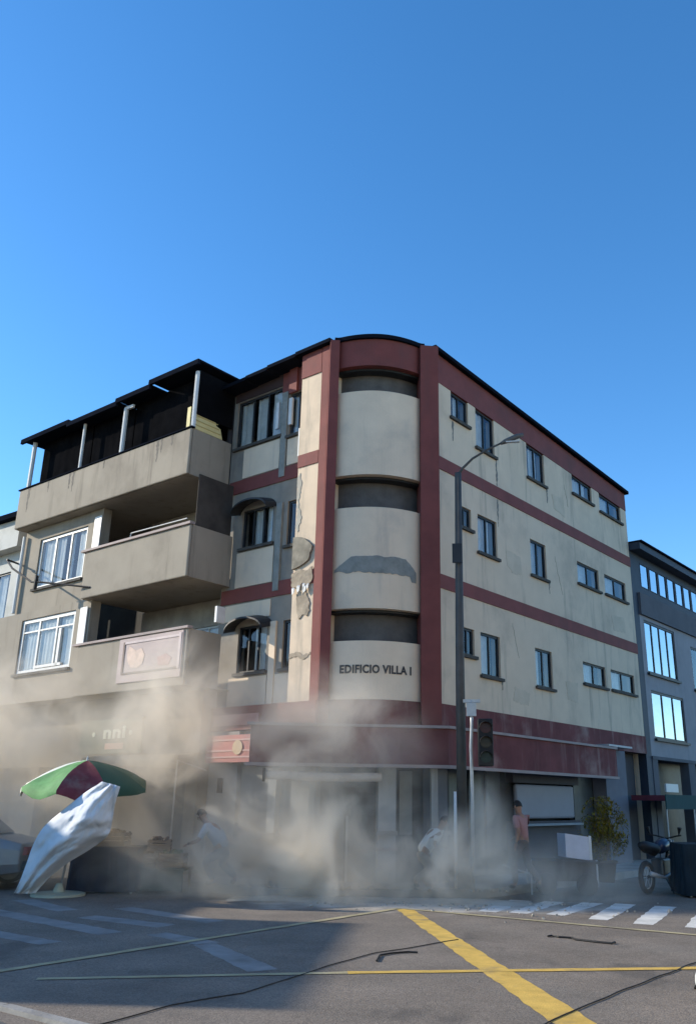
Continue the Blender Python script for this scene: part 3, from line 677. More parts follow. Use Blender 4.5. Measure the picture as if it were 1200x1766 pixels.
# banner on the lowest balcony
bn = MB().box(FL, 3.08, 5.35, 1.003, 1.03, 4.12, 5.13).build('banner', mat('pink_grey_banner', (.42, .33, .31), .7, var=.12, scale=2), bb)
for a0, a1, z0, z1 in ((3.12, 3.2, 4.3, 5.08), (5.12, 5.18, 4.3, 5.05), (3.2, 5.12, 5.0, 5.05), (3.2, 5.12, 4.3, 4.34)):
    MB().box(FL, a0, a1, 1.032, 1.045, z0, z1).build('banner_line', mat('umber_line', (.14, .09, .075), .7) if a1 > 5.13 or z1 < 4.4 else mat('pale_line', (.55, .45, .43), .7), bn)
b = MB(); pp = [(4.95, 4.95), (4.7, 4.82), (4.5, 4.86), (4.36, 4.7), (4.42, 4.5), (4.6, 4.42), (4.85, 4.45), (4.98, 4.6), (5.02, 4.8)]
b.prism([FL(a, 1.032, z) for a, z in pp], FL.n*.006); b.build('banner_figure', mat('peach', (.62, .45, .36), .7, var=.2, scale=8), bn)
b = MB(); pp = [(3.9, 4.6), (3.6, 4.66), (3.4, 4.55), (3.5, 4.4), (3.85, 4.42)]
b.prism([FL(a, 1.032, z) for a, z in pp], FL.n*.006); b.build('banner_figure', mat('rose_mark', (.42, .24, .22), .7), bn)
# ground floor
gl = mat('ground_wall_tan', (.26, .23, .18), .9, var=.15, dirt=(.15, .13, .1), dirt_amt=.5, streak=.4)
MB().box(FL, 3.12, 12.0, -.1, .30, 2.35, 3.925).build('shop_fascia', gl, bb)
for a0, a1 in ((3.12, 3.5), (6.2, 6.6), (9.3, 9.7), (11.6, 12.0)): MB().box(FL, a0, a1, -.1, .28, .12, 2.349).build('ground_pillar', gl, bb)
for a0, a1 in ((3.5, 6.2), (6.6, 9.3), (9.7, 11.6)):
    par = MB().box(FL, a0, a1, -.12, -.05, .14, 2.349).build('roller_shutter', sh, bb)
    me = MB().box(FL, a0+.01, a1-.01, -.049, -.03, .2, .28).build('slat', sh, par)
    for k in range(1, 17): c = me.copy(); COL.objects.link(c); c.parent = par; c.location = (0, 0, .12*k)
sb = MB().box(FL, 5.1, 7.5, .302, .36, 2.62, 3.42).build('shop_sign', mat('green_sign_board', (.10, .13, .085), .6, var=.15), bb)
def fs(x, y, d): return FL(6.55-x, .368+d, 2.98+y)
wt = mat('mint_letter', (.72, .80, .68), .5)
place_text('nni', .40, fs, 'lettering', wt, sb, .86)
for a in (6.95, 5.5): MB().prism([FL(a+.06*math.cos(t), .362, 3.08+.06*math.sin(t)) for t in [k*math.pi/4 for k in range(8)]], FL.n*.012).build('sign_dot', wt, sb)
MB().box(FL, 5.75, 6.45, .362, .372, 2.72, 2.86).build('sign_strip', mat('pale_red_strip', (.6, .38, .3), .6), sb)
# cloth awning
av = mat('tan_canvas', (.30, .25, .18), .9, var=.15)
b = MB(); n_ = 14
for k in range(n_+1):
    a = 2.75+3.4*k/n_; sg_ = .10*math.sin(k/n_*math.pi); d = .02*math.sin(k*2.2)
    b.v += [FL(a, .37, 2.55-.0*sg_), FL(a, 1.15+d, 2.47-sg_*.9+.12*math.sin(k/n_*3)), FL(a, 1.2+d, 2.2-sg_*.3+.1*math.sin(k/n_*3))]
for k in range(n_):
    b.f.append((3*k, 3*k+1, 3*k+4, 3*k+3)); b.f.append((3*k+1, 3*k+2, 3*k+5, 3*k+4))
ac = thing('cloth_awning', 'tan canvas awning sagging out over the dusty shop front', 'awning', FL(4.4, .4, 2.5))
cl = b.build('canopy', av, ac, smooth=True, fix=False); so = cl.modifiers.new('s', 'SOLIDIFY'); so.thickness = .012
for a in (2.8, 6.1): MB().tube([FL(a, .33, 2.2), FL(a, 1.15, 2.38)], .014, 6).build('support_arm', galv, ac)
MB().tube([FL(2.75, 1.16, .13), FL(2.75, 1.16, 2.38)], .02, 6).build('support_pole', galv, ac)

# ------------------------------------------------------------------ far left building
fb = thing('white_building', 'white walled building with a dark sloping roof beyond the balconies', 'building', FL(15, 0, 0))
hl = [(12.6, 15.6, 6.5, 8.1), (12.6, 15.6, 3.6, 5.3)]
wall(FL, 11.85, 20, .12, 8.95, .1, -.15, hl, 'wall', whitewall, fb)
window(FL, 12.62, 15.58, 6.51, 8.09, .1, fb, mull=3, curt=[(.1, .5)]); window(FL, 12.62, 15.58, 3.61, 5.29, .1, fb, mull=3, curt=[(.3, .9)])
MB().quadbox(FL, 11.85, 20, -.5, .45, 8.7, 8.7, 9.55, 9.7).build('cornice', whitewall, fb)
MB().quadbox(FL, 11.7, 20.2, -4, .65, 9.56, 9.71, 9.72, 9.9).build('roof', darkcap, fb)
MB().box(FL, 11.9, 19.9, -1.6, -1.2, .1, 8.6).build('interior_wall', interior, fb)
MB().box(FL, 12.1, 14.5, .1, .9, 5.4, 6.3).build('balcony', mat('buff_wall', (.42, .37, .28), .9), fb)

# ------------------------------------------------------------------ right neighbour
nb = thing('slate_building', 'slate blue building with wide mirrored windows at the right edge', 'building', FR(15, 0, 0))
N0 = SR+.06
H3 = [(11.55+k*.78, 11.55+k*.78+.70, 8.24, 9.06) for k in range(8)]
H2 = [(11.5, 14.1, 5.5, 7.18)]; H1 = [(11.6, 14.35, 3.52, 4.98)]; H2b = [(15.6, 17.5, 5.4, 6.9), (15.6, 17.5, 3.5, 4.9)]
wall(FR, N0, 11.2, .12, 9.3, -.02, -.3, [], 'wall', nbdark, nb)
wall(FR, 11.2, 24, 8.0, 9.3, -.02, -.3, H3, 'wall', nbdark, nb)
wall(FR, 11.2, 24, 7.3, 8.0, .06, -.3, [], 'wall', nbwall, nb)
wall(FR, 11.2, 24, 3.0, 7.3, -.02, -.3, H2+H1+H2b, 'wall', nbpale, nb)
MB().box(FR, N0, 24.2, -.5, .35, 9.3, 9.52).build('cornice', nbdark, nb)
MB().box(FR, N0, 24.2, -5, .42, 9.521, 9.58).build('roof', darkcap, nb)
for h in H3: window(FR, h[0]+.005, h[1]-.005, h[2]+.005, h[3]-.005, .03, nb, gm=mirror, fm=nbdark, mull=0, sill=False, fw=.03)
window(FR, 11.505, 14.095, 5.505, 7.175, .0, nb, gm=mirror, mull=3, sm=framed, curt=[(.1, .22), (.35, .45)], fw=.07)
wn = window(FR, 11.605, 14.345, 3.525, 4.975, .0, nb, gm=mirror, mull=2, sm=framed, curt=[(0, .55)], cm=mat('warm_curtain', (.55, .42, .28), .9), fw=.07)
for h in H2b: window(FR, h[0]+.005, h[1]-.005, h[2]+.005, h[3]-.005, .0, nb, mull=1, sm=framed, fw=.06)
MB().box(FR, 11.0, 23.9, -1.6, -1.2, .1, 9.2).build('interior_wall', interior, nb)
# ground floor neighbour
MB().box(FR, 11.2, 24, -.3, .02, 2.9, 2.997).build('ground_lintel', nbwall, nb)
for a0, a1 in ((11.2, 11.6), (14.2, 14.8), (17.5, 18.1)): MB().box(FR, a0, a1, -.3, .0, .12, 2.9).build('ground_pillar', nbwall, nb)
MB().box(FR, 11.6, 17.5, -.9, -.7, .14, 2.9).build('shop_glass_wall', MATS['dim_shopfront'], nb)
MB().box(FR, 11.9, 12.9, .02, .07, 1.98, 2.22).build('white_sign', framew, nb)
mar = mat('maroon_canvas', (.13, .03, .045), .8, var=.2)
a_ = thing('maroon_awning', 'long maroon awning over the shop beyond the red and cream block', 'awning', FR(12, .3, 1.8))
MB().quadbox(FR, 9.3, 13.6, .05, 1.0, 1.72, 1.72, 1.86, 1.9).build('canopy', mar, a_)
MB().box(FR, 9.3, 13.6, 1.002, 1.03, 1.5, 1.88).build('valance', mat('dark_teal_canvas', (.02, .06, .06), .8), a_)
for a in (9.4, 11.5, 13.5): MB().tube([FR(a, .98, .12), FR(a, .98, 1.72)], .02, 6).build('support_pole', galv, a_)

# ------------------------------------------------------------------ off-frame building across the street (throws the foreground shade)
ob = thing('street_building', 'plain grey flat roofed building across the street to the left', 'building', (-20, -5, 0))
FX = Frame((-18, 0, 0), (0, 1, 0), (1, 0, 0))
def simple(F, a0, a1, z1, par, depth=5, floors=3, wm=None):
    hl = []
    for f in range(floors):
        for k in range(int((a1-a0)//1.7)):
            a = a0+.5+k*1.7; hl.append((a, a+.9, 1.2+f*3, 2.5+f*3))
    hl = [h for h in hl if h[3] < z1-.3 and h[1] < a1]
    wall(F, a0, a1, .0, z1, 0, -.25, hl, 'wall', wm or greywall, par)
    for h in hl: window(F, h[0]+.01, h[1]-.01, h[2]+.01, h[3]-.01, 0, par, curt=[(0, .5)])
    MB().box(F, a0+.002, a1-.002, -depth, -.252, .0, z1-.005).build('body', interior, par)
    MB().box(F, a0-.05, a1+.05, -depth, .06, z1, z1+.15).build('roof', darkcap, par)
simple(FX, -7.7, -2.5, 6.7, ob, floors=2)
ob2 = thing('street_building', 'lower grey building beside the flat roofed one across the street', 'building', (-20, 0, 0))
simple(FX, -2.44, 2.9, 5.65, ob2, floors=2)
FE = Frame((9.6, 0, 0), (0, 1, 0), (-1, 0, 0))  # unseen buff buildings added to bounce warm light onto shaded walls
buff = mat('buff_facade', (.66, .54, .40), .9, var=.08, dirt=(.4, .33, .25), dirt_amt=.3, streak=.3)
ob3 = thing('street_building', 'buff three storey building facing the low sun across the road to the right', 'building', (12, -12, 0))
simple(FE, -19.8, -5.6, 9.8, ob3, wm=buff)
ob4 = thing('street_building', 'taller buff building next to the three storey buff one', 'building', (12, -27, 0))
simple(FE, -36, -19.9, 11.5, ob4, wm=buff)
#@@OBJ
# ------------------------------------------------------------------ street lamp
ly = -.9
lamp = thing('street_lamp', 'tall dark street lamp with one curved arm standing before the rounded corner', 'street lamp', (.45, ly, .14))
MB().tube([(.45, ly, .14), (.46, ly, 4), (.49, ly, 8.2)], [.105, .09, .07], 12).build('pole', polem, lamp, smooth=True)
MB().tube([(.45, ly, .14), (.45, ly, .5)], [.17, .15], 12).build('pole_base', polem, lamp, smooth=True)
MB().tube([(.49, ly, 8.15), (.58, ly, 8.3), (.8, ly-.02, 8.52), (1.1, ly-.05, 8.70), (1.42, ly-.1, 8.84)], [.035, .03, .026, .024, .022], 8).build('arm', polem, lamp, smooth=True)
MB().tube([(1.40, ly-.1, 8.82), (1.5, ly-.11, 8.87), (1.75, ly-.14, 8.97), (1.88, ly-.15, 9.01)], [.03, .055, .06, .03], 8).build('lamp_head', mat('lamp_housing', (.10, .095, .09), .5), lamp, smooth=True)
MB().box(Frame((1.5, ly-.13, 8.80), (.96, -.1, .0), (0, -1, 0)), 0, .3, -.04, .04, .03, .055).build('lamp_glass', mat('milky_glass', (.5, .5, .48), .4), lamp)
MB().box(Frame((.44, ly-.12, 0), (1, 0, 0), (0, -1, 0)), -.1, .1, 0, .05, 6.2, 6.6).build('cable_box', framed, lamp)
wp = tag(MB().tube([(.32, -1.12, .14), (.325, -1.12, 1.8)], .028, 8).build('thin_post', framew, smooth=True), 'thin white post standing against the foot of the dark lamp pole', 'post')
# ------------------------------------------------------------------ traffic signal
ts = thing('traffic_signal', 'thin pale signal pole with a dark traffic light head on its right side', 'traffic light', (.62, -1.25, .14))
MB().tube([(.62, -1.25, .14), (.635, -1.25, 1.9), (.63, -1.25, 2.6), (.655, -1.25, 3.0), (.65, -1.25, 3.45)], .032, 10).build('pole', galv, ts, smooth=True)
MB().box(FW, .5, .82, 1.22, 1.28, 3.40, 3.46).build('bracket', galv, ts)
MB().box(FW, .56, .74, 1.2, 1.3, 3.15, 3.39).build('collar', galv, ts)
hd = MB().box(FW, .76, 1.04, 1.12, 1.36, 2.25, 3.1).build('signal_head', blackm, ts, bevel=.02)
for k, c_ in enumerate(((.05, .008, .008), (.03, .02, .008), (.006, .02, .015))):
    z = 2.94-k*.265
    MB().lathe((.90, -1.361, z), [(.10, 0), (.105, -.012)], 16, 'y').build('lens', mat('lens_%d' % k if False else ('red_lens', 'amber_lens', 'green_lens')[k], c_, .3), hd)
    b = MB(); n_ = 10
    for j in range(n_+1):
        t = math.pi*j/n_; b.v += [Vector((.9+.115*math.cos(t), -1.361, z+.115*math.sin(t))), Vector((.9+.115*math.cos(t), -1.52, z-.02+.115*math.sin(t)))]
    for j in range(n_): b.f.append((2*j, 2*j+1, 2*j+3, 2*j+2))
    b.build('visor', blackm, hd)
# ------------------------------------------------------------------ overhead cable at left
cab = thing('overhead_cable', 'black overhead cable with clamps crossing in front of the white framed windows', 'cable', FL(9, 1.5, 7))
cp = [FL(11.2, 1.0, 8.0), FL(10.2, 1.35, 7.55), FL(9.0, 1.4, 6.98), FL(8.75, 1.4, 6.95), FL(7.6, 1.15, 6.75), FL(6.9, 1.0, 6.62)]
MB().tube(cp, .028, 6).build('wire', blackm, cab); MB().tube([FL(8.8, 1.4, 6.75), FL(8.78, 1.4, 7.12)], .05, 8).build('clamp', blackm, cab)
MB().tube([FL(11.15, .66, 7.97), FL(11.15, 1.05, 8.02)], .03, 6).build('clamp', blackm, cab)
# small lamp on lowest parapet corner
wl = tag(MB().box(FL, 2.70, 2.78, .2, .45, 5.35, 5.72).build('wall_lamp', framew, bevel=.01), 'small white wall lamp beside the lowest balcony', 'wall lamp')

# ------------------------------------------------------------------ cables and debris on the road
def road_cable(pts, r, label):
    P = [Vector((*p, r+.002)) for p in pts]; Q = []
    for i in range(len(P)-1):
        for k in range(8):
            t = k/8; q = P[i].lerp(P[i+1], t); q += Vector((noise.noise(q*1.7), noise.noise(q*1.7+Vector((5, 5, 5))), 0))*.03; Q.append(q)
    Q.append(P[-1]); return tag(MB().tube(Q, r, 6).build('road_cable', blackm), label, 'cable')
road_cable([(3.8, -6.0), (2.75, -7.38), (1.86, -8.66), (1.36, -9.41), (.84, -10.24), (.5, -10.9)], .006, 'black cable lying across the road at lower right below the yellow line')
road_cable([(-2.6, -10.8), (-2.18, -9.95), (-1.71, -9.44), (-1.16, -8.12), (-.69, -7.18), (.24, -6.07)], .005, 'black cable lying from the kerb stone at lower left to the thick yellow line')
road_cable([(1.36, -5.68), (1.42, -5.62), (1.5, -5.72), (1.66, -5.78), (1.7, -5.92), (1.95, -6.1), (2.1, -6.19), (2.15, -6.1)], .012, 'short twisted length of black cable on the sunlit road before the zebra crossing')
road_cable([(-.66, -7.74), (-.62, -7.36), (-.5, -7.2), (-.35, -7.1), (-.24, -7.12)], .010, 'small hooked piece of black cable left of the thick yellow line')
hb = thing('helmet', 'white helmet with black strap lying at the right edge of the road', 'helmet', (2.35, -8.85, 0))
b = MB(); prof = [(.001, .135), (.05, .13), (.085, .105), (.105, .06), (.11, .01), (.105, -.03)]
b.lathe((2.47, -8.80, .05), prof[::-1], 18, 'z'); hs_ = b.build('shell', mat('white_shell', (.55, .55, .53), .4), hb, smooth=True)
MB().tube([(2.47+.115*math.cos(t), -8.80+.115*math.sin(t), .02+.03*math.sin(t*2)) for t in [k*.35 for k in range(19)]], .012, 6).build('strap', blackm, hb)
MB().tube([(2.55, -8.88, .15), (2.50, -8.96, .08), (2.56, -9.0, .01), (2.66, -8.96, .012)], .012, 6).build('strap', blackm, hb)
# rubble heap of fallen plaster along the kerb : uncountable
random.seed(11); b = MB(); dm = mat('plaster_rubble', (.36, .335, .29), .95, var=.2, scale=6)
def chunk(b, c, s):
    q = Matrix.Rotation(random.random()*6, 3, 'Z') @ Matrix.Rotation(random.random()*6, 3, 'X')
    v = [Vector((x*(.6+.6*random.random()), y*(.6+.6*random.random()), z*(.5+.5*random.random())))*s for z in (-1, 1) for x, y in ((-1, -1), (1, -1), (1, 1), (-1, 1))]
    b.hexa([c+q@p for p in v])
for k in range(300):
    t = random.random(); x = -3.4+4.6*t+random.gauss(0, .3); y = -1.25+random.gauss(0, .30)+(.4*abs(x+1.2)/3)*0
    if x > 1.4: continue
    s_ = abs(random.gauss(.0, .013))+.006; chunk(b, Vector((x, y, .14+s_*.4 if y > -1.45 else s_*.4)), s_)
for k in range(120):
    x = .6+random.gauss(0, 1.3); y = -2.6+random.gauss(0, .6); s_ = abs(random.gauss(0, .011))+.005; chunk(b, Vector((x, y, s_*.4)), s_)
rb = b.build('plaster_rubble', dm, fix=False); rb['kind'] = 'stuff'; rb['label'] = 'pale crumbs of fallen plaster on the kerb and road'
# settled dust films on road (thin low mounds)
b = MB(); n_ = 60
for k in range(n_+1):
    x = -3.6+5.2*k/n_
    for j in range(7):
        yy = -1.30-.75*j/6*(1+.3*noise.noise(Vector((x*1.2, 0, 4)))); h = (.05*math.sin(math.pi*j/6)+.012*noise.noise(Vector((x*4, yy*4, 2))))*min(1, (k/8))*min(1, (n_-k)/8)
        b.v.append(Vector((x, yy-.12, max(.003, h+.004) if 0 < j < 6 else .002)))
for k in range(n_):
    for j in range(6): i = 7*k+j; b.f.append((i, i+7, i+8, i+1))
ds = b.build('dust_drift', mat('settled_dust', (.42, .39, .335), .97, var=.15, scale=3), smooth=True, fix=False); ds['kind'] = 'stuff'; ds['label'] = 'pale drift of settled dust in the gutter'

# ------------------------------------------------------------------ umbrella, sheet, stall
ub = thing('market_umbrella', 'green and maroon market umbrella tilted over the vendor stall', 'umbrella', (-6.62, -1.75, 0))
uc = Vector((-6.48, -1.6, 2.28)); axis = Vector((.02, -.13, 1)).normalized(); uq = axis.to_track_quat('Z', 'Y'); RAD = 1.14
pcols = [mat('umbrella_green', (.15, .34, .12), .75, var=.25, scale=4, dirt=(.25, .24, .2), dirt_amt=.45), mat('umbrella_maroon', (.16, .035, .045), .8, var=.25, scale=4, dirt=(.25, .24, .2), dirt_amt=.45), mat('umbrella_dark_green', (.035, .085, .055), .8), mat('umbrella_white', (.7, .72, .62), .7)]
seqs = [2, 1, 2, 0, 3, 0, 1, 2]     # around, starting +x
NP = 8
for p in range(NP):
    b = MB(); na, nr = 5, 6; a0 = 2*math.pi*(p-.5)/NP+.2; a1 = 2*math.pi*(p+.5)/NP+.2
    for i in range(nr+1):
        r = RAD*i/nr
        for j in range(na+1):
            t = j/na; a = a0+(a1-a0)*t; sag = math.sin(math.pi*t)
            rr = r*(1-.05*sag*(i/nr)); z = -.44*(i/nr)**1.6-.02*sag*(i/nr)
            z -= .16*noise.noise(Vector((math.cos(a)*1.3, math.sin(a)*1.3+r, 3)))*(i/nr)
            b.v.append(uc+uq@Vector((rr*math.cos(a), rr*math.sin(a), z)))
    for i in range(nr):
        for j in range(na): k = i*(na+1)+j; b.f.append((k, k+1, k+na+2, k+na+1))
    for j in range(na):   # valance
        k = nr*(na+1)+j; v0, v1 = b.v[k], b.v[k+1]; i0 = len(b.v); d0 = -.06-.06*math.sin(math.pi*j/na); d1 = -.06-.06*math.sin(math.pi*(j+1)/na); b.v += [v0+Vector((.01*math.sin(j*3), 0, d0)), v1+Vector((.01*math.sin(j*3+3), 0, d1))]; b.f.append((k, k+1, i0+1, i0))
    b.build('canopy_panel', pcols[seqs[p]], ub, smooth=True, fix=False)
    a = a0; MB().tube([uc+uq@Vector((0, 0, -.03)), uc+uq@Vector((RAD*.5*math.cos(a), RAD*.5*math.sin(a)  , -.18)), uc+uq@Vector((RAD*.98*math.cos(a), RAD*.98*math.sin(a)  , -.47))], .008, 5).build('rib', galv, ub)
MB().tube([(-6.62, -1.8, .03), uc-axis*.02], .022, 8).build('pole', galv, ub, smooth=True)
MB().lathe((-6.62, -1.85, .0), [(.46, 0), (.46, .035), (.40, .05), (.1, .06), (.05, .2)], 24).build('base_plate', mat('pale_green_base', (.35, .38, .30), .6), ub, smooth=False)
MB().tube([uc-axis*.01, uc+axis*.08], [.03, .01], 8).build('finial', galv, ub)
# white sheet
Lc = [(-6.08, 1.90), (-6.38, 1.70), (-6.72, 1.42), (-7.05, 1.12), (-7.20, .82), (-7.28, .5), (-7.36, .2), (-7.44, .02)]
Rc = [(-5.74, 1.82), (-5.80, 1.52), (-5.82, 1.20), (-5.88, .98), (-6.16, .76), (-6.55, .52), (-6.86, .26), (-7.05, .02)]
def cr(P, t):
    x = t*(len(P)-1); i = min(int(x), len(P)-2); f = x-i
    g = lambda k: Vector(P[max(0, min(len(P)-1, k))]); p0, p1, p2, p3 = g(i-1), g(i), g(i+1), g(i+2)
    return .5*((2*p1)+(-p0+p2)*f+(2*p0-5*p1+4*p2-p3)*f*f+(-p0+3*p1-3*p2+p3)*f*f*f)
b = MB(); nu, nv = 70, 40
for i in range(nu+1):
    t = i/nu; l_ = cr(Lc, t); r_ = cr(Rc, t)
    for j in range(nv+1):
        s_ = j/nv; q = l_.lerp(r_, s_); bul = math.sin(math.pi*s_)*.42*math.sin(math.pi*min(1, t*1.05))**.7
        fold = .05*math.sin(s_*15+t*5+2*noise.noise(Vector((t*3, s_*2, 0))))*math.sin(math.pi*s_)+.09*noise.noise(Vector((t*5, s_*4, 7)))+.05*abs(noise.noise(Vector((t*11+s_*4, s_*9-t*3, 3))))+.03*abs(noise.noise(Vector((t*24, s_*22+t*9, 8))))
        cr_ = .10*math.sin(t*34+s_*6)*max(0, s_-.35)*max(0, 1-abs(t-.36)*4.5)
        yy = -2.72-bul-fold-cr_+.75*t; kf = (17.84+yy)/16.04; b.v.append(Vector((q.x*kf, yy, max(.012, 1.6+(q.y-1.6)*kf))))
for i in range(nu):
    for j in range(nv): k = i*(nv+1)+j; b.f.append((k, k+1, k+nv+2, k+nv+1))
sh_ = b.build('white_sheet', mat('white_tarpaulin', (.66, .68, .71), .9, var=.1, spec=.1), smooth=True, fix=False); so = sh_.modifiers.new('s', 'SOLIDIFY'); so.thickness = .006
tag(sh_, 'white plastic sheet blowing down from the umbrella rim to the road', 'sheet')
# vendor stall
def crate(x, y, z, wdt, dep, h, m_, label, contents=None, rot=0, group=None, nslat=3):
    t = thing('crate', label, 'crate', (x, y, z), group)
    F = Frame((x, y, z), (math.cos(rot), math.sin(rot), 0), (math.sin(rot), -math.cos(rot), 0))
    MB().box(F, -wdt/2, wdt/2, -dep/2, dep/2, .0, .015).build('base', m_, t)
    for k in range(nslat):
        z0 = .02+(h-.02)*k/nslat; z1 = z0+(h-.02)/nslat*.72
        for o0, o1 in ((dep/2-.012, dep/2), (-dep/2, -dep/2+.012)): MB().box(F, -wdt/2, wdt/2, o0, o1, z0, z1).build('slat', m_, t)
        for a0, a1 in ((-wdt/2, -wdt/2+.012), (wdt/2-.012, wdt/2)): MB().box(F, a0, a1, -dep/2+.013, dep/2-.013, z0, z1).build('slat', m_, t)
    for sx in (-1, 1):
        for sy in (-1, 1): MB().box(F, sx*(wdt/2-.03)-.015, sx*(wdt/2-.03)+.015, sy*(dep/2-.03)-.015, sy*(dep/2-.03)+.015, .016, h).build('post', m_, t)
    if contents:
        b = MB(); random.seed(int(x*100)%97)
        for k in range(26):
            c = F((random.random()-.5)*(wdt-.14), (random.random()-.5)*(dep-.14), h-.05+random.random()*.06); r = .045+random.random()*.01
            b.lathe(c, [(r*math.sin(q*math.pi/5), -r*math.cos(q*math.pi/5)) for q in range(1, 5)], 7)
        o = b.build('fruit', contents, t, smooth=True); o['kind'] = 'stuff'
    return t
navy = mat('navy_cloth', (.022, .026, .04), .9, var=.2)
stl = thing('vendor_table', 'vendor table under a dark navy cloth behind the white sheet', 'table', (-6.0, -1.0, 0))
b = MB(); n_ = 44; per = []
for k in range(n_+1):
    t = k/n_*2*math.pi; x = -6.05+.62*max(-1, min(1, 1.3*math.cos(t))); y = -1.0+.42*max(-1, min(1, 1.3*math.sin(t)))
    w_ = 1+.05*math.sin(k*2.1); b.v += [Vector((x, y, .78)), Vector((-6.05+(x+6.05)*w_*1.04, -1+(y+1)*w_*1.06, .03))]
for k in range(n_): b.f.append((2*k, 2*k+2, 2*k+3, 2*k+1))
b.f.append(tuple(2*k for k in range(n_))); b.build('cloth', navy, stl, fix=False)
for x in (-6.6, -5.5):
    for y in (-1.35, -.65): MB().tube([(x, y, 0), (x, y, .76)], .02, 6).build('leg', galv, stl)
fr1 = mat('dark_fruit', (.07, .045, .03), .5, var=.4, scale=9); fr2 = mat('brown_fruit', (.12, .08, .04), .5, var=.4, scale=9); fr3 = mat('green_fruit', (.06, .09, .03), .5, var=.4, scale=9)
wd2 = mat('dark_crate_wood', (.10, .075, .055), .85, var=.3, scale=8)
crate(-6.05, -1.0, .79, .55, .4, .24, wd2, 'dark wooden crate of fruit on the navy covered table', fr1)
tb2 = thing('low_table', 'low grey green vendor table with crates between umbrella and dusty shop', 'table', (-5.1, -.9, 0))
MB().box(FW, -5.65, -4.6, .55, 1.2, .38, .42).build('table_top', mat('grey_green_board', (.14, .15, .12), .8), tb2)
MB().box(FW, -5.62, -4.63, 1.15, 1.17, .04, .378).build('front_panel', MATS['grey_green_board'], tb2)
for x in (-5.6, -4.66):
    for y in (-.6, -1.12): MB().box(FW, x-.02, x+.02, -y-.02, -y+.02, 0, .379).build('leg', wood, tb2)
for k, (x, m_, fr, lb) in enumerate([(-5.42, wd2, fr2, 'leftmost dark crate on the low grey green table'), (-4.92, wood, fr3, 'rightmost brown crate on the low grey green table')]): crate(x, -.88, .421, .46, .42, .26, m_, lb, fr, .05*k)
crate(-5.2, -.86, .70, .42, .36, .2, wood, 'small crate stacked on top of the two crates on the low table', fr1, .2)

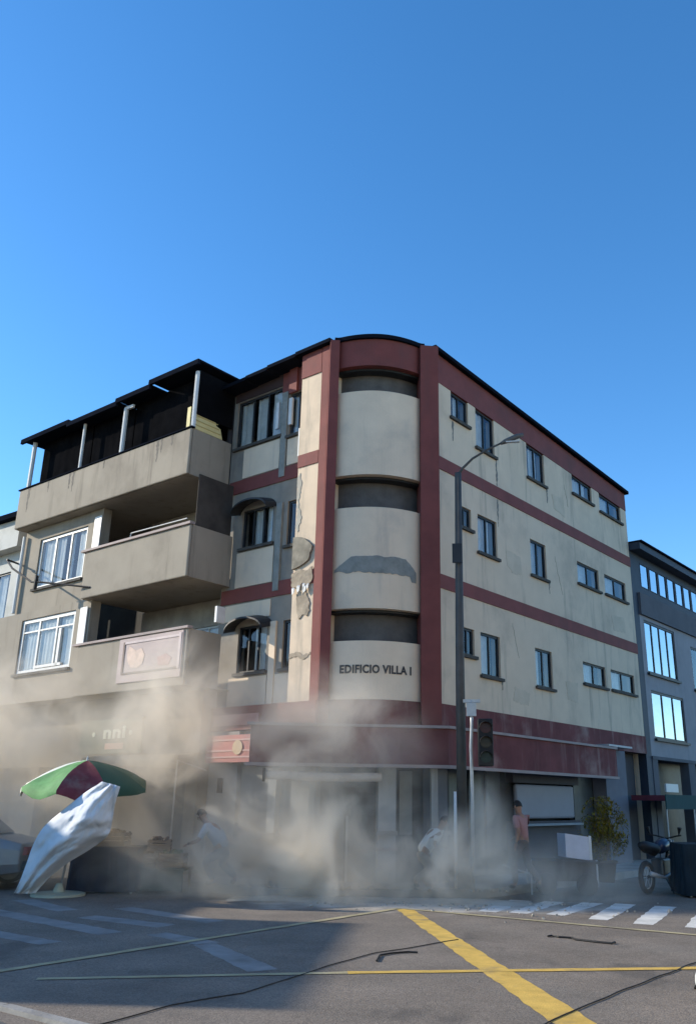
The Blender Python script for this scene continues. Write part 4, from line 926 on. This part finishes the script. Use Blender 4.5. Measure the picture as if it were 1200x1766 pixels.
# ------------------------------------------------------------------ parked car at the left edge
def make_car(x, y, yaw, body_m, label):
    t = thing('parked_car', label, 'car', (x, y, 0))
    q = Matrix.Rotation(yaw, 4, 'Z'); T = lambda a, o, z: Vector((x, y, 0)) + (q @ Vector((a, o, z)))
    F = Frame((x, y, 0), (math.cos(yaw), math.sin(yaw), 0), (math.sin(yaw), -math.cos(yaw), 0))
    # loft sections along length a, half width w, belt z
    prof = [(-2.05, .42, .62, .55), (-1.95, .80, .30, .80), (-1.4, .84, .22, .92), (-.5, .85, .2, .93), (.6, .85, .2, .92), (1.3, .83, .22, .86), (1.9, .76, .30, .74), (2.05, .5, .42, .60)]
    b = MB()
    for a, hw, z0, z1 in prof:
        for px, pz in ((-.9, 0), (-1, .3), (-1, .75), (-.93, 1), (.93, 1), (1, .75), (1, .3), (.9, 0)): b.v.append(F(a, hw*px, z0+(z1-z0)*pz))
    for i in range(len(prof)-1):
        for j in range(8): k = i*8+j; b.f.append((k, i*8+(j+1) % 8, i*8+8+(j+1) % 8, k+8))
    b.f.append(tuple(range(8))); b.f.append(tuple(range((len(prof)-1)*8, len(prof)*8)))
    bo = b.build('body', body_m, t, smooth=False, bevel=.03)
    cab_ = [(-1.35, .74, .90), (-.75, .62, 1.36), (.45, .62, 1.38), (1.1, .74, .90)]
    b = MB()
    for a, hw, z in cab_: b.v += [F(a, -hw, z), F(a, hw, z)]
    i0 = len(b.v)
    b.f += [(0, 1, 3, 2), (2, 3, 5, 4), (4, 5, 7, 6), (0, 2, 4, 6), (1, 7, 5, 3)]
    b.build('cabin', body_m, t, bevel=.03)
    gm_ = mat('car_glass', (.03, .032, .036), .08, var=.05, bump=0, spec=.6)
    for s_ in (-1, 1):
        for (a0, a1, b0, b1) in ((-1.15, -.1, -.70, -.12), (-.02, .9, -.0, .42)):
            hh = lambda a, z: s_*(.74-(z-.90)*.26+.012)
            b = MB(); b.prism([F(a0, hh(0, .95), .95), F(a1, hh(0, .95), .95), F(b1, hh(0, 1.30), 1.30), F(b0, hh(0, 1.30), 1.30)], F.n*s_*.006); b.build('side_window', gm_, t)
    b = MB(); b.prism([F(-1.30, -.62, .95), F(-1.30, .62, .95), F(-.84, .54, 1.31), F(-.84, -.54, 1.31)], F.d*-.02+Vector((0, 0, .012))); b.build('rear_window', gm_, t)
    b = MB(); b.prism([F(1.05, -.62, .95), F(1.05, .62, .95), F(.56, .54, 1.31), F(.56, -.54, 1.31)], F.d*.02+Vector((0, 0, .012))); b.build('windscreen', gm_, t)
    for a in (-1.3, 1.3):
        for s_ in (-1, 1):
            w_ = MB(); c = F(a, s_*.74, .30); n_ = 20; base = len(w_.v)
            for off, r in ((-.09, .24), (-.10, .30), (.10, .30), (.09, .24)):
                for j in range(n_): tt = 2*math.pi*j/n_; w_.v.append(c+F.n*off+F.d*r*math.cos(tt)+Vector((0, 0, r*math.sin(tt))))
            for k in range(3):
                for j in range(n_): w_.f.append((base+k*n_+j, base+k*n_+(j+1) % n_, base+(k+1)*n_+(j+1) % n_, base+(k+1)*n_+j))
            wh = w_.build('wheel', blackm, t, smooth=False)
            b = MB(); b.prism([c+F.n*-.06+F.d*.235*math.cos(tt)+Vector((0, 0, .235*math.sin(tt))) for tt in [2*math.pi*j/20 for j in range(20)]], F.n*.13); b.build('rim', galv, wh)
    for s_ in (-1, 1):
        MB().box(F, -2.06, -1.98, s_*.62-.12, s_*.62+.12, .60, .74).build('tail_light', mat('tail_red', (.25, .02, .02), .3), t)
        MB().box(F, 1.97, 2.06, s_*.58-.13, s_*.58+.13, .54, .66).build('headlight', framew, t)
    MB().box(F, -2.12, -1.99, -.74, .74, .34, .50).build('bumper', MATS['black_rubber'], t, bevel=.02)
    MB().box(F, -2.075, -2.055, -.22, .22, .56, .66).build('number_plate', mat('plate_yellow', (.5, .42, .12), .5), t)
    return t
make_car(-9.75, -.6, math.pi+.12, mat('silver_car_paint', (.24, .24, .25), .35, metal=.3, var=.04, bump=0, spec=.5), 'silver grey car parked at the left edge behind the white sheet')

# ------------------------------------------------------------------ motorcycles
def make_moto(x, y, yaw, m_, label, grp=None):
    t = thing('motorcycle', label, 'motorcycle', (x, y, 0), grp)
    F = Frame((x, y, 0), (math.cos(yaw), math.sin(yaw), 0), (math.sin(yaw), -math.cos(yaw), 0))
    def ring(a, r, tr, name, mm, par):
        b = MB(); n1, n2 = 22, 8
        for i in range(n1):
            A = 2*math.pi*i/n1
            for j in range(n2):
                B = 2*math.pi*j/n2; rr = r+tr*math.cos(B); b.v.append(F(a+rr*math.cos(A), tr*math.sin(B), .30+rr*math.sin(A)))
        for i in range(n1):
            for j in range(n2): b.f.append((i*n2+j, ((i+1) % n1)*n2+j, ((i+1) % n1)*n2+(j+1) % n2, i*n2+(j+1) % n2))
        return b.build(name, mm, par, smooth=True)
    for a in (-.62, .64):
        wh = ring(a, .25, .05, 'wheel', blackm, t); ring(a, .20, .012, 'rim', galv, wh)
        for k in range(6): A = k*math.pi/3; MB().tube([F(a, 0, .30), F(a+.2*math.cos(A), 0, .30+.2*math.sin(A))], .008, 5).build('spoke', galv, wh)
    MB().tube([F(.64, .07, .30), F(.44, .07, .82), F(.40, .07, .95)], .022, 6).build('fork', galv, t)
    MB().tube([F(.64, -.07, .30), F(.44, -.07, .82), F(.40, -.07, .95)], .022, 6).build('fork', galv, t)
    MB().tube([F(.26, .36, 1.04), F(.36, .22, 1.02), F(.40, 0, .97), F(.36, -.22, 1.02), F(.26, -.36, 1.04)], .014, 6).build('handlebar', blackm, t)
    tk = MB().tube([F(.38, 0, .84), F(.25, 0, .86), F(.05, 0, .82), F(-.08, 0, .76)], [.05, .13, .13, .07], 10).build('fuel_tank', m_, t, smooth=True)
    MB().tube([F(.0, 0, .80), F(-.25, 0, .78), F(-.6, 0, .84), F(-.8, 0, .88)], [.06, .12, .11, .05], 10).build('seat', blackm, t, smooth=True)
    MB().tube([F(.42, 0, .80), F(.2, 0, .45), F(-.15, 0, .34), F(-.62, 0, .30)], .03, 6).build('frame', blackm, t)
    MB().box(F, -.15, .22, -.13, .13, .30, .62).build('engine', mat('engine_grey', (.08, .08, .08), .4, metal=.5), t, bevel=.04)
    MB().tube([F(.2, .14, .35), F(-.2, .17, .28), F(-.8, .18, .38)], [.025, .03, .045], 8).build('exhaust', galv, t, smooth=True)
    MB().lathe(F(.50, 0, .90), [(.04, -.08), (.09, -.04), (.095, .02), (.09, .04)], 12).build('headlight', m_, t, smooth=True)
    MB().tube([F(.92, 0, .5), F(.82, 0, .60), F(.64, 0, .65), F(.46, 0, .62)], [.03, .05, .055, .04], 8).build('mudguard', m_, t, smooth=True)
    for s_ in (-1, 1): MB().tube([F(.3, .3*s_, 1.04), F(.28, .34*s_, 1.18)], [.006, .045], 6).build('mirror', blackm, t)
    MB().tube([F(-.05, .1, .3), F(-.1, .28, .01)], .012, 5).build('stand', blackm, t)
    return t
nvy = mat('navy_tank', (.02, .03, .06), .3, var=.05, bump=0, spec=.5)
make_moto(4.35, .6, .9, nvy, 'dark navy motorcycle parked nearest the zebra crossing', 'motorcycles parked before the shops')
dt = thing('covered_table', 'vendor table under a dark teal cloth at the right edge beside the navy motorcycle', 'table', (5.1, .0, 0))
b = MB(); n_ = 48
for k in range(n_+1):
    t = k/n_*2*math.pi; x = max(-1, min(1, 1.35*math.cos(t))); y = max(-1, min(1, 1.35*math.sin(t))); w_ = 1.05+.05*math.sin(k*2.3)
    b.v += [Vector((5.15+.62*x, .05+.5*y, .92)), Vector((5.15+.62*x*w_, .05+.5*y*w_, .04))]
for k in range(n_): b.f.append((2*k, 2*k+2, 2*k+3, 2*k+1))
b.f.append(tuple(2*k for k in range(n_))); b.build('cloth', mat('dark_teal_cloth', (.012, .022, .03), .95, var=.3), dt, fix=False)
for x in (4.65, 5.65):
    for y in (-.3, .4): MB().tube([(x, y, 0), (x, y, .9)], .02, 6).build('leg', galv, dt)
make_moto(6.1, 2.5, .95, mat('teal_tank', (.02, .06, .06), .3), 'dark teal motorcycle parked farthest along beneath the maroon awning', 'motorcycles parked before the shops')

# ------------------------------------------------------------------ shrub and board crate on the right
sb_ = thing('potted_shrub', 'bushy olive yellow shrub in a pot beside the red corner shop', 'shrub', (3.35, .95, .14))
MB().lathe((3.35, .95, .14), [(.16, 0), (.22, .34), (.25, .36), (.25, .40), (.2, .40)], 16).build('pot', mat('dark_pot', (.09, .07, .06), .8), sb_, smooth=True)
random.seed(5); b = MB()
for k in range(5200):
    th = random.random()*6.283; ph = math.acos(2*random.random()-1); r = random.random()**.4
    c = Vector((.52*r*math.sin(ph)*math.cos(th), .42*r*math.sin(ph)*math.sin(th), .66*r*math.cos(ph)))
    if noise.noise(c*4+Vector((3, 0, 0))) < -.12: continue
    c = c+Vector((3.35, .95, 1.12)); q = Matrix.Rotation(random.random()*6, 3, 'Z') @ Matrix.Rotation(random.random()*2-1, 3, 'X'); s_ = .022+random.random()*.022
    b.poly([c+q@Vector((-s_*.45, 0, 0)), c+q@Vector((0, -s_, 0)), c+q@Vector((s_*.45, 0, 0)), c+q@Vector((0, s_*1.3, .01))])
lv = mat('olive_leaf', (.19, .15, .015), .6, var=.5, scale=14, bump=0)
o_ = b.build('foliage', lv, sb_, fix=False); o_['kind'] = 'stuff'
for k in range(7):
    a = k*.9; MB().tube([(3.35, .95, .5), (3.35+.12*math.cos(a), .95+.12*math.sin(a), .9), (3.35+.28*math.cos(a), .95+.26*math.sin(a), 1.35)], [.014, .01, .005], 5).build('stem', wood, sb_)
wbx = thing('white_box', 'white open box tilted on a dark cart beside the olive shrub', 'box', (2.65, .1, .62))
Fb = Frame((2.62, .05, .62), (.93, .28, -.12), (.28, -.93, 0))
for a0, a1, o0, o1, z0, z1, nm in ((-.27, .27, .17, .19, 0, .42, 'side_panel'), (-.27, .27, -.19, -.17, 0, .42, 'side_panel'), (-.27, -.25, -.168, .168, 0, .42, 'side_panel'), (.25, .27, -.168, .168, 0, .42, 'side_panel'), (-.248, .248, -.168, .168, 0, .02, 'base')):
    MB().box(Fb, a0, a1, o0, o1, z0, z1).build(nm, mat('white_carton', (.55, .56, .62), .8), wbx)
MB().box(Fb, .22, .275, .192, .20, -.02, .44).build('edge_strip', framew, wbx)
ct = thing('hand_cart', 'dark hand cart with thin pale legs by the zebra crossing', 'cart', (2.3, -.2, 0))
MB().box(FW, 1.75, 3.0, -.35, .45, .55, .60).build('deck', mat('dark_brown_board', (.05, .04, .035), .8), ct)
MB().box(FW, 1.78, 2.97, -.30, .40, .25, .549).build('box_body', MATS['dark_brown_board'], ct)
for x, y in ((1.72, -.5), (1.72, .3), (2.95, -.4), (2.95, .3)): MB().tube([(x, y, .02 if y < -.45 else .16), (x, y, .62)], .018, 6).build('leg', galv, ct)
MB().tube([(1.74, -.42, .36), (1.2, -.45, .52)], .016, 6).build('handle', galv, ct)
for x in (2.0, 2.75): MB().lathe((x, -.44, .2), [(.19, -.02), (.2, 0), (.2, .02), (.19, .04)], 16, 'y').build('wheel', blackm, ct)

# ------------------------------------------------------------------ people (one continuous skinned body each)
def skin_obj(name, verts, edges, radii, m_, parent, root=0, sub=2):
    off = parent_world(parent); me = bpy.data.meshes.new(name); me.from_pydata([tuple(Vector(v)-off) for v in verts], edges, []); me.materials.append(m_)
    o = bpy.data.objects.new(name, me); COL.objects.link(o); o.parent = parent
    sk = o.modifiers.new('skin', 'SKIN'); sk.use_smooth_shade = True
    for i, r in enumerate(radii):
        d = me.skin_vertices[0].data[i]; d.radius = r if isinstance(r, tuple) else (r, r); d.use_root = (i == root)
    ss = o.modifiers.new('sub', 'SUBSURF'); ss.levels = sub; ss.render_levels = sub; return o
skinm = mat('brown_skin', (.26, .14, .09), .6, var=.05, bump=0); hairm = mat('black_hair', (.015, .012, .01), .6)
def person(x, y, z0, yaw, label, shirt, trousers, pose, S=1.0):
    t = thing('person', label, 'person', (x, y, z0))
    q = Matrix.Rotation(yaw, 3, 'Z')
    W = lambda p: Vector((x, y, z0)) + q @ (Vector(p)*S)
    P = pose      # local: x forward, y left, z up
    J = [P['pelvis'], P['waist'], P['chest'], P['neck'], P['head0'], P['head1'], P['head2'],
         P['shl'], P['ell'], P['wrl'], P['shr'], P['elr'], P['wrr'],
         P['hipl'], P['knl'], P['anl'], P['tol'], P['hipr'], P['knr'], P['anr'], P['tor']]
    E_ = [(0, 1), (1, 2), (2, 3), (3, 4), (4, 5), (5, 6), (2, 7), (7, 8), (8, 9), (2, 10), (10, 11), (11, 12), (0, 13), (13, 14), (14, 15), (15, 16), (0, 17), (17, 18), (18, 19), (19, 20)]
    rad = [(.11, .14), (.10, .13), (.11, .16), .055, (.075, .07), (.095, .08), (.06, .055), .055, .042, .03, .055, .042, .03, .085, .06, .042, .03, .085, .06, .042, .03]
    rad = [(r[0]*S, r[1]*S) if isinstance(r, tuple) else r*S for r in rad]
    V_ = [W(p) for p in J]
    body = skin_obj('body', V_, E_, rad, skinm, t)
    # hands
    for k, s_ in ((9, 8), (12, 11)):
        d = (V_[k]-V_[s_]).normalized(); side = d.cross(Vector((0, 0, 1))).normalized() if abs(d.z) < .95 else q@Vector((1, 0, 0)); up = side.cross(d)
        hv = [V_[k], V_[k]+d*.08*S]; he = [(0, 1)]; hr = [.026*S, (.036*S, .018*S)]
        for f in range(4):
            o_ = side*(f-1.5)*.019*S; L_ = (.07, .08, .075, .06)[f]*S
            hv += [hv[1]+o_+d*.02*S, hv[1]+o_+d*(.02*S+L_*.55)-up*.008*S, hv[1]+o_+d*(.02*S+L_)-up*.03*S]; i = len(hv)-3
            he += [(1, i), (i, i+1), (i+1, i+2)]; hr += [.010*S, .009*S, .008*S]
        hv += [V_[k]+d*.04*S+side*.04*S, V_[k]+d*.08*S+side*.06*S]; i = len(hv)-2; he += [(0, i), (i, i+1)]; hr += [.012*S, .009*S]
        skin_obj('hand', hv, he, hr, skinm, t, 0, 1)
    # clothes
    cl_v = [V_[0], V_[1], V_[2], V_[3]+(V_[2]-V_[3])*.35, V_[7], V_[8].lerp(V_[7], .1), V_[10], V_[11].lerp(V_[10], .1)]
    skin_obj('shirt', cl_v, [(0, 1), (1, 2), (2, 3), (2, 4), (4, 5), (2, 6), (6, 7)], [(.135*S, .17*S), (.125*S, .155*S), (.13*S, .19*S), .075*S, .078*S, .062*S, .078*S, .062*S], shirt, t)
    skin_obj('trousers', [V_[0]+(V_[1]-V_[0])*.3, V_[0], V_[13], V_[14], V_[15], V_[17], V_[18], V_[19]], [(0, 1), (1, 2), (2, 3), (3, 4), (1, 5), (5, 6), (6, 7)], [(.12*S, .15*S), (.125*S, .155*S), .105*S, .08*S, .062*S, .105*S, .08*S, .062*S], trousers, t, 1)
    for k, f in ((15, 16), (19, 20)):
        skin_obj('shoe', [V_[k]-Vector((0, 0, .03)), V_[f]+(V_[f]-V_[k])*.15], [(0, 1)], [.048*S, .042*S], blackm, t, 0, 1)
    # hair and face
    hd = (V_[5]-V_[4]).normalized(); fw = q@Vector(P.get('face', (1, 0, 0))); fw = (fw-hd*fw.dot(hd)).normalized(); sd_ = hd.cross(fw); hc = V_[5]
    b = MB(); n1, n2 = 8, 14
    for i in range(n1+1):
        th = i/n1*1.75
        for j in range(n2):
            ph = 2*math.pi*j/n2; lim = th*(.62 if math.cos(ph) > .4 else 1)
            b.v.append(hc+(hd*math.cos(lim)*.125+fw*math.sin(lim)*math.cos(ph)*.103+sd_*math.sin(lim)*math.sin(ph)*.092)*S)
    for i in range(n1):
        for j in range(n2): b.f.append((i*n2+j, i*n2+(j+1) % n2, (i+1)*n2+(j+1) % n2, (i+1)*n2+j))
    b.build('hair', hairm, t, smooth=True, fix=False)
    for s_ in (-1, 1):
        MB().lathe(hc+(fw*.088+sd_*.032*s_+hd*.0)*S, [(.004*S, -.008*S), (.011*S, 0), (.004*S, .008*S)], 8).build('eye', blackm, t, smooth=True)
        MB().lathe(hc+(sd_*.09*s_-hd*.01)*S, [(.006*S, -.03*S), (.018*S, 0), (.006*S, .03*S)], 8).build('ear', skinm, t, smooth=True)
    MB().tube([hc+(fw*.09+hd*.005)*S, hc+(fw*.115-hd*.03)*S], [.008*S, .016*S], 6).build('nose', skinm, t, smooth=True)
    MB().tube([hc+(fw*.088-hd*.058-sd_*.022)*S, hc+(fw*.094-hd*.058)*S, hc+(fw*.088-hd*.058+sd_*.022)*S], .006*S, 5).build('mouth', mat('lips', (.2, .07, .06), .5), t)
    return t
crouch = dict(pelvis=(-.12, 0, .62), waist=(-.02, 0, .80), chest=(.18, 0, 1.0), neck=(.30, 0, 1.12), head0=(.36, 0, 1.18), head1=(.41, 0, 1.26), head2=(.43, 0, 1.33), face=(1, 0, -.3),
    shl=(.20, .19, 1.04), ell=(.30, .28, .80), wrl=(.52, .20, .74), shr=(.20, -.19, 1.04), elr=(.02, -.28, .84), wrr=(.2, -.24, .66),
    hipl=(-.08, .10, .58), knl=(.22, .13, .42), anl=(.0, .12, .09), tol=(.14, .13, .04), hipr=(-.12, -.10, .58), knr=(-.02, -.13, .36), anr=(-.36, -.12, .14), tor=(-.26, -.12, .04))
walk = dict(pelvis=(0, 0, .92), waist=(.01, 0, 1.08), chest=(.04, 0, 1.32), neck=(.06, 0, 1.46), head0=(.07, 0, 1.52), head1=(.09, 0, 1.61), head2=(.09, 0, 1.69), face=(1, 0, 0),
    shl=(.04, .19, 1.38), ell=(-.10, .24, 1.12), wrl=(-.02, .24, .90), shr=(.04, -.19, 1.38), elr=(.12, -.25, 1.12), wrr=(.32, -.2, 1.0),
    hipl=(0, .09, .88), knl=(.16, .10, .50), anl=(.14, .10, .09), tol=(.28, .11, .04), hipr=(0, -.09, .88), knr=(-.04, -.10, .48), anr=(-.34, -.10, .16), tor=(-.24, -.10, .05))
person(-4.05, -1.0, .14, 2.9, 'crouching person in a pale blue shirt running through the dust', mat('pale_blue_shirt', (.33, .40, .47), .9), mat('grey_jeans', (.10, .11, .14), .9), crouch, .95)
person(-.2, -.9, .14, .5, 'bent person in a white shirt in the dust left of the lamp pole', mat('white_shirt', (.68, .66, .60), .9), mat('dusty_trousers', (.24, .22, .19), .9), crouch, .9)
person(1.55, -.85, .14, 2.4, 'walking person in a dusty pink shirt left of the hand cart', mat('pink_shirt', (.30, .16, .15), .9), mat('brown_trousers', (.09, .07, .065), .9), walk, .88)

# ------------------------------------------------------------------ dust clouds (real volumes)
def cloud(name, label, lo, hi, blobs, dens, thr, step, col=(.80, .73, .60), nscale=.55):
    b = MB(); b.box(FW, lo[0], hi[0], -hi[1], -lo[1], lo[2], hi[2]); 
    mt = bpy.data.materials.new(name); mt.use_nodes = True; n = mt.node_tree.nodes; l = mt.node_tree.links; n.clear()
    o = n.new('ShaderNodeOutputMaterial'); pv = n.new('ShaderNodeVolumePrincipled'); l.new(pv.outputs[0], o.inputs['Volume'])
    pv.inputs['Color'].default_value = (*col, 1); pv.inputs['Anisotropy'].default_value = -.05
    tc = n.new('ShaderNodeTexCoord')
    nz_ = n.new('ShaderNodeTexNoise'); nz_.inputs['Scale'].default_value = nscale; nz_.inputs['Detail'].default_value = 5; nz_.inputs['Roughness'].default_value = .6; nz_.inputs['Distortion'].default_value = 1.1
    l.new(tc.outputs['Object'], nz_.inputs['Vector'])
    last = None
    for c, r, k in blobs:
        s = n.new('ShaderNodeVectorMath'); s.operation = 'SUBTRACT'; l.new(tc.outputs['Object'], s.inputs[0]); s.inputs[1].default_value = c
        d = n.new('ShaderNodeVectorMath'); d.operation = 'DIVIDE'; l.new(s.outputs[0], d.inputs[0]); d.inputs[1].default_value = r
        e = n.new('ShaderNodeVectorMath'); e.operation = 'LENGTH'; l.new(d.outputs[0], e.inputs[0])
        g = n.new('ShaderNodeMapRange'); g.interpolation_type = 'SMOOTHSTEP'; g.inputs[1].default_value = 1; g.inputs[2].default_value = 0; g.inputs[3].default_value = 0; g.inputs[4].default_value = k
        l.new(e.outputs['Value'], g.inputs[0])
        if last is None: last = g.outputs[0]
        else:
            a = n.new('ShaderNodeMath'); a.operation = 'ADD'; l.new(last, a.inputs[0]); l.new(g.outputs[0], a.inputs[1]); last = a.outputs[0]
    r = n.new('ShaderNodeMapRange'); r.interpolation_type = 'SMOOTHSTEP'; r.inputs[1].default_value = thr; r.inputs[2].default_value = thr+.28; r.inputs[3].default_value = .07; r.inputs[4].default_value = 1
    l.new(nz_.outputs[0], r.inputs[0])
    m1 = n.new('ShaderNodeMath'); m1.operation = 'MULTIPLY'; l.new(last, m1.inputs[0]); l.new(r.outputs[0], m1.inputs[1])
    m2 = n.new('ShaderNodeMath'); m2.operation = 'MULTIPLY'; l.new(m1.outputs[0], m2.inputs[0]); m2.inputs[1].default_value = dens
    l.new(m2.outputs[0], pv.inputs['Density'])
    ob_ = b.build(name, mt); ob_['kind'] = 'stuff'; ob_['label'] = label
    try: mt.cycles.volume_step_rate = step
    except Exception: pass
    return ob_
blobs = [((-9.8, 2.0, 2.4), (3.6, 3.0, 2.8), .8), ((-5.3, -.6, 3.0), (1.9, 2.0, 2.2), .8), ((-6.9, -.4, .9), (3.8, 1.7, 1.5), .6),
         ((-3.4, -1.3, .6), (3.4, 1.6, 1.8), 1.1), ((-1.2, -1.7, .4), (3.2, 1.4, 1.5), 1.7), ((-2.4, -1.3, 2.6), (3.0, 1.4, 1.9), .55), ((2.0, -1.6, .2), (2.4, 1.3, 1.1), .28), ((.95, -1.5, .8), (.55, .8, 1.8), 1.1)]
cloud('dust_cloud', 'billowing beige dust cloud along the shop fronts', (-14, -3.2, -.05), (5.2, 5.0, 5.7), blobs, 3.0, .41, .5, (.95, .875, .76), .8)
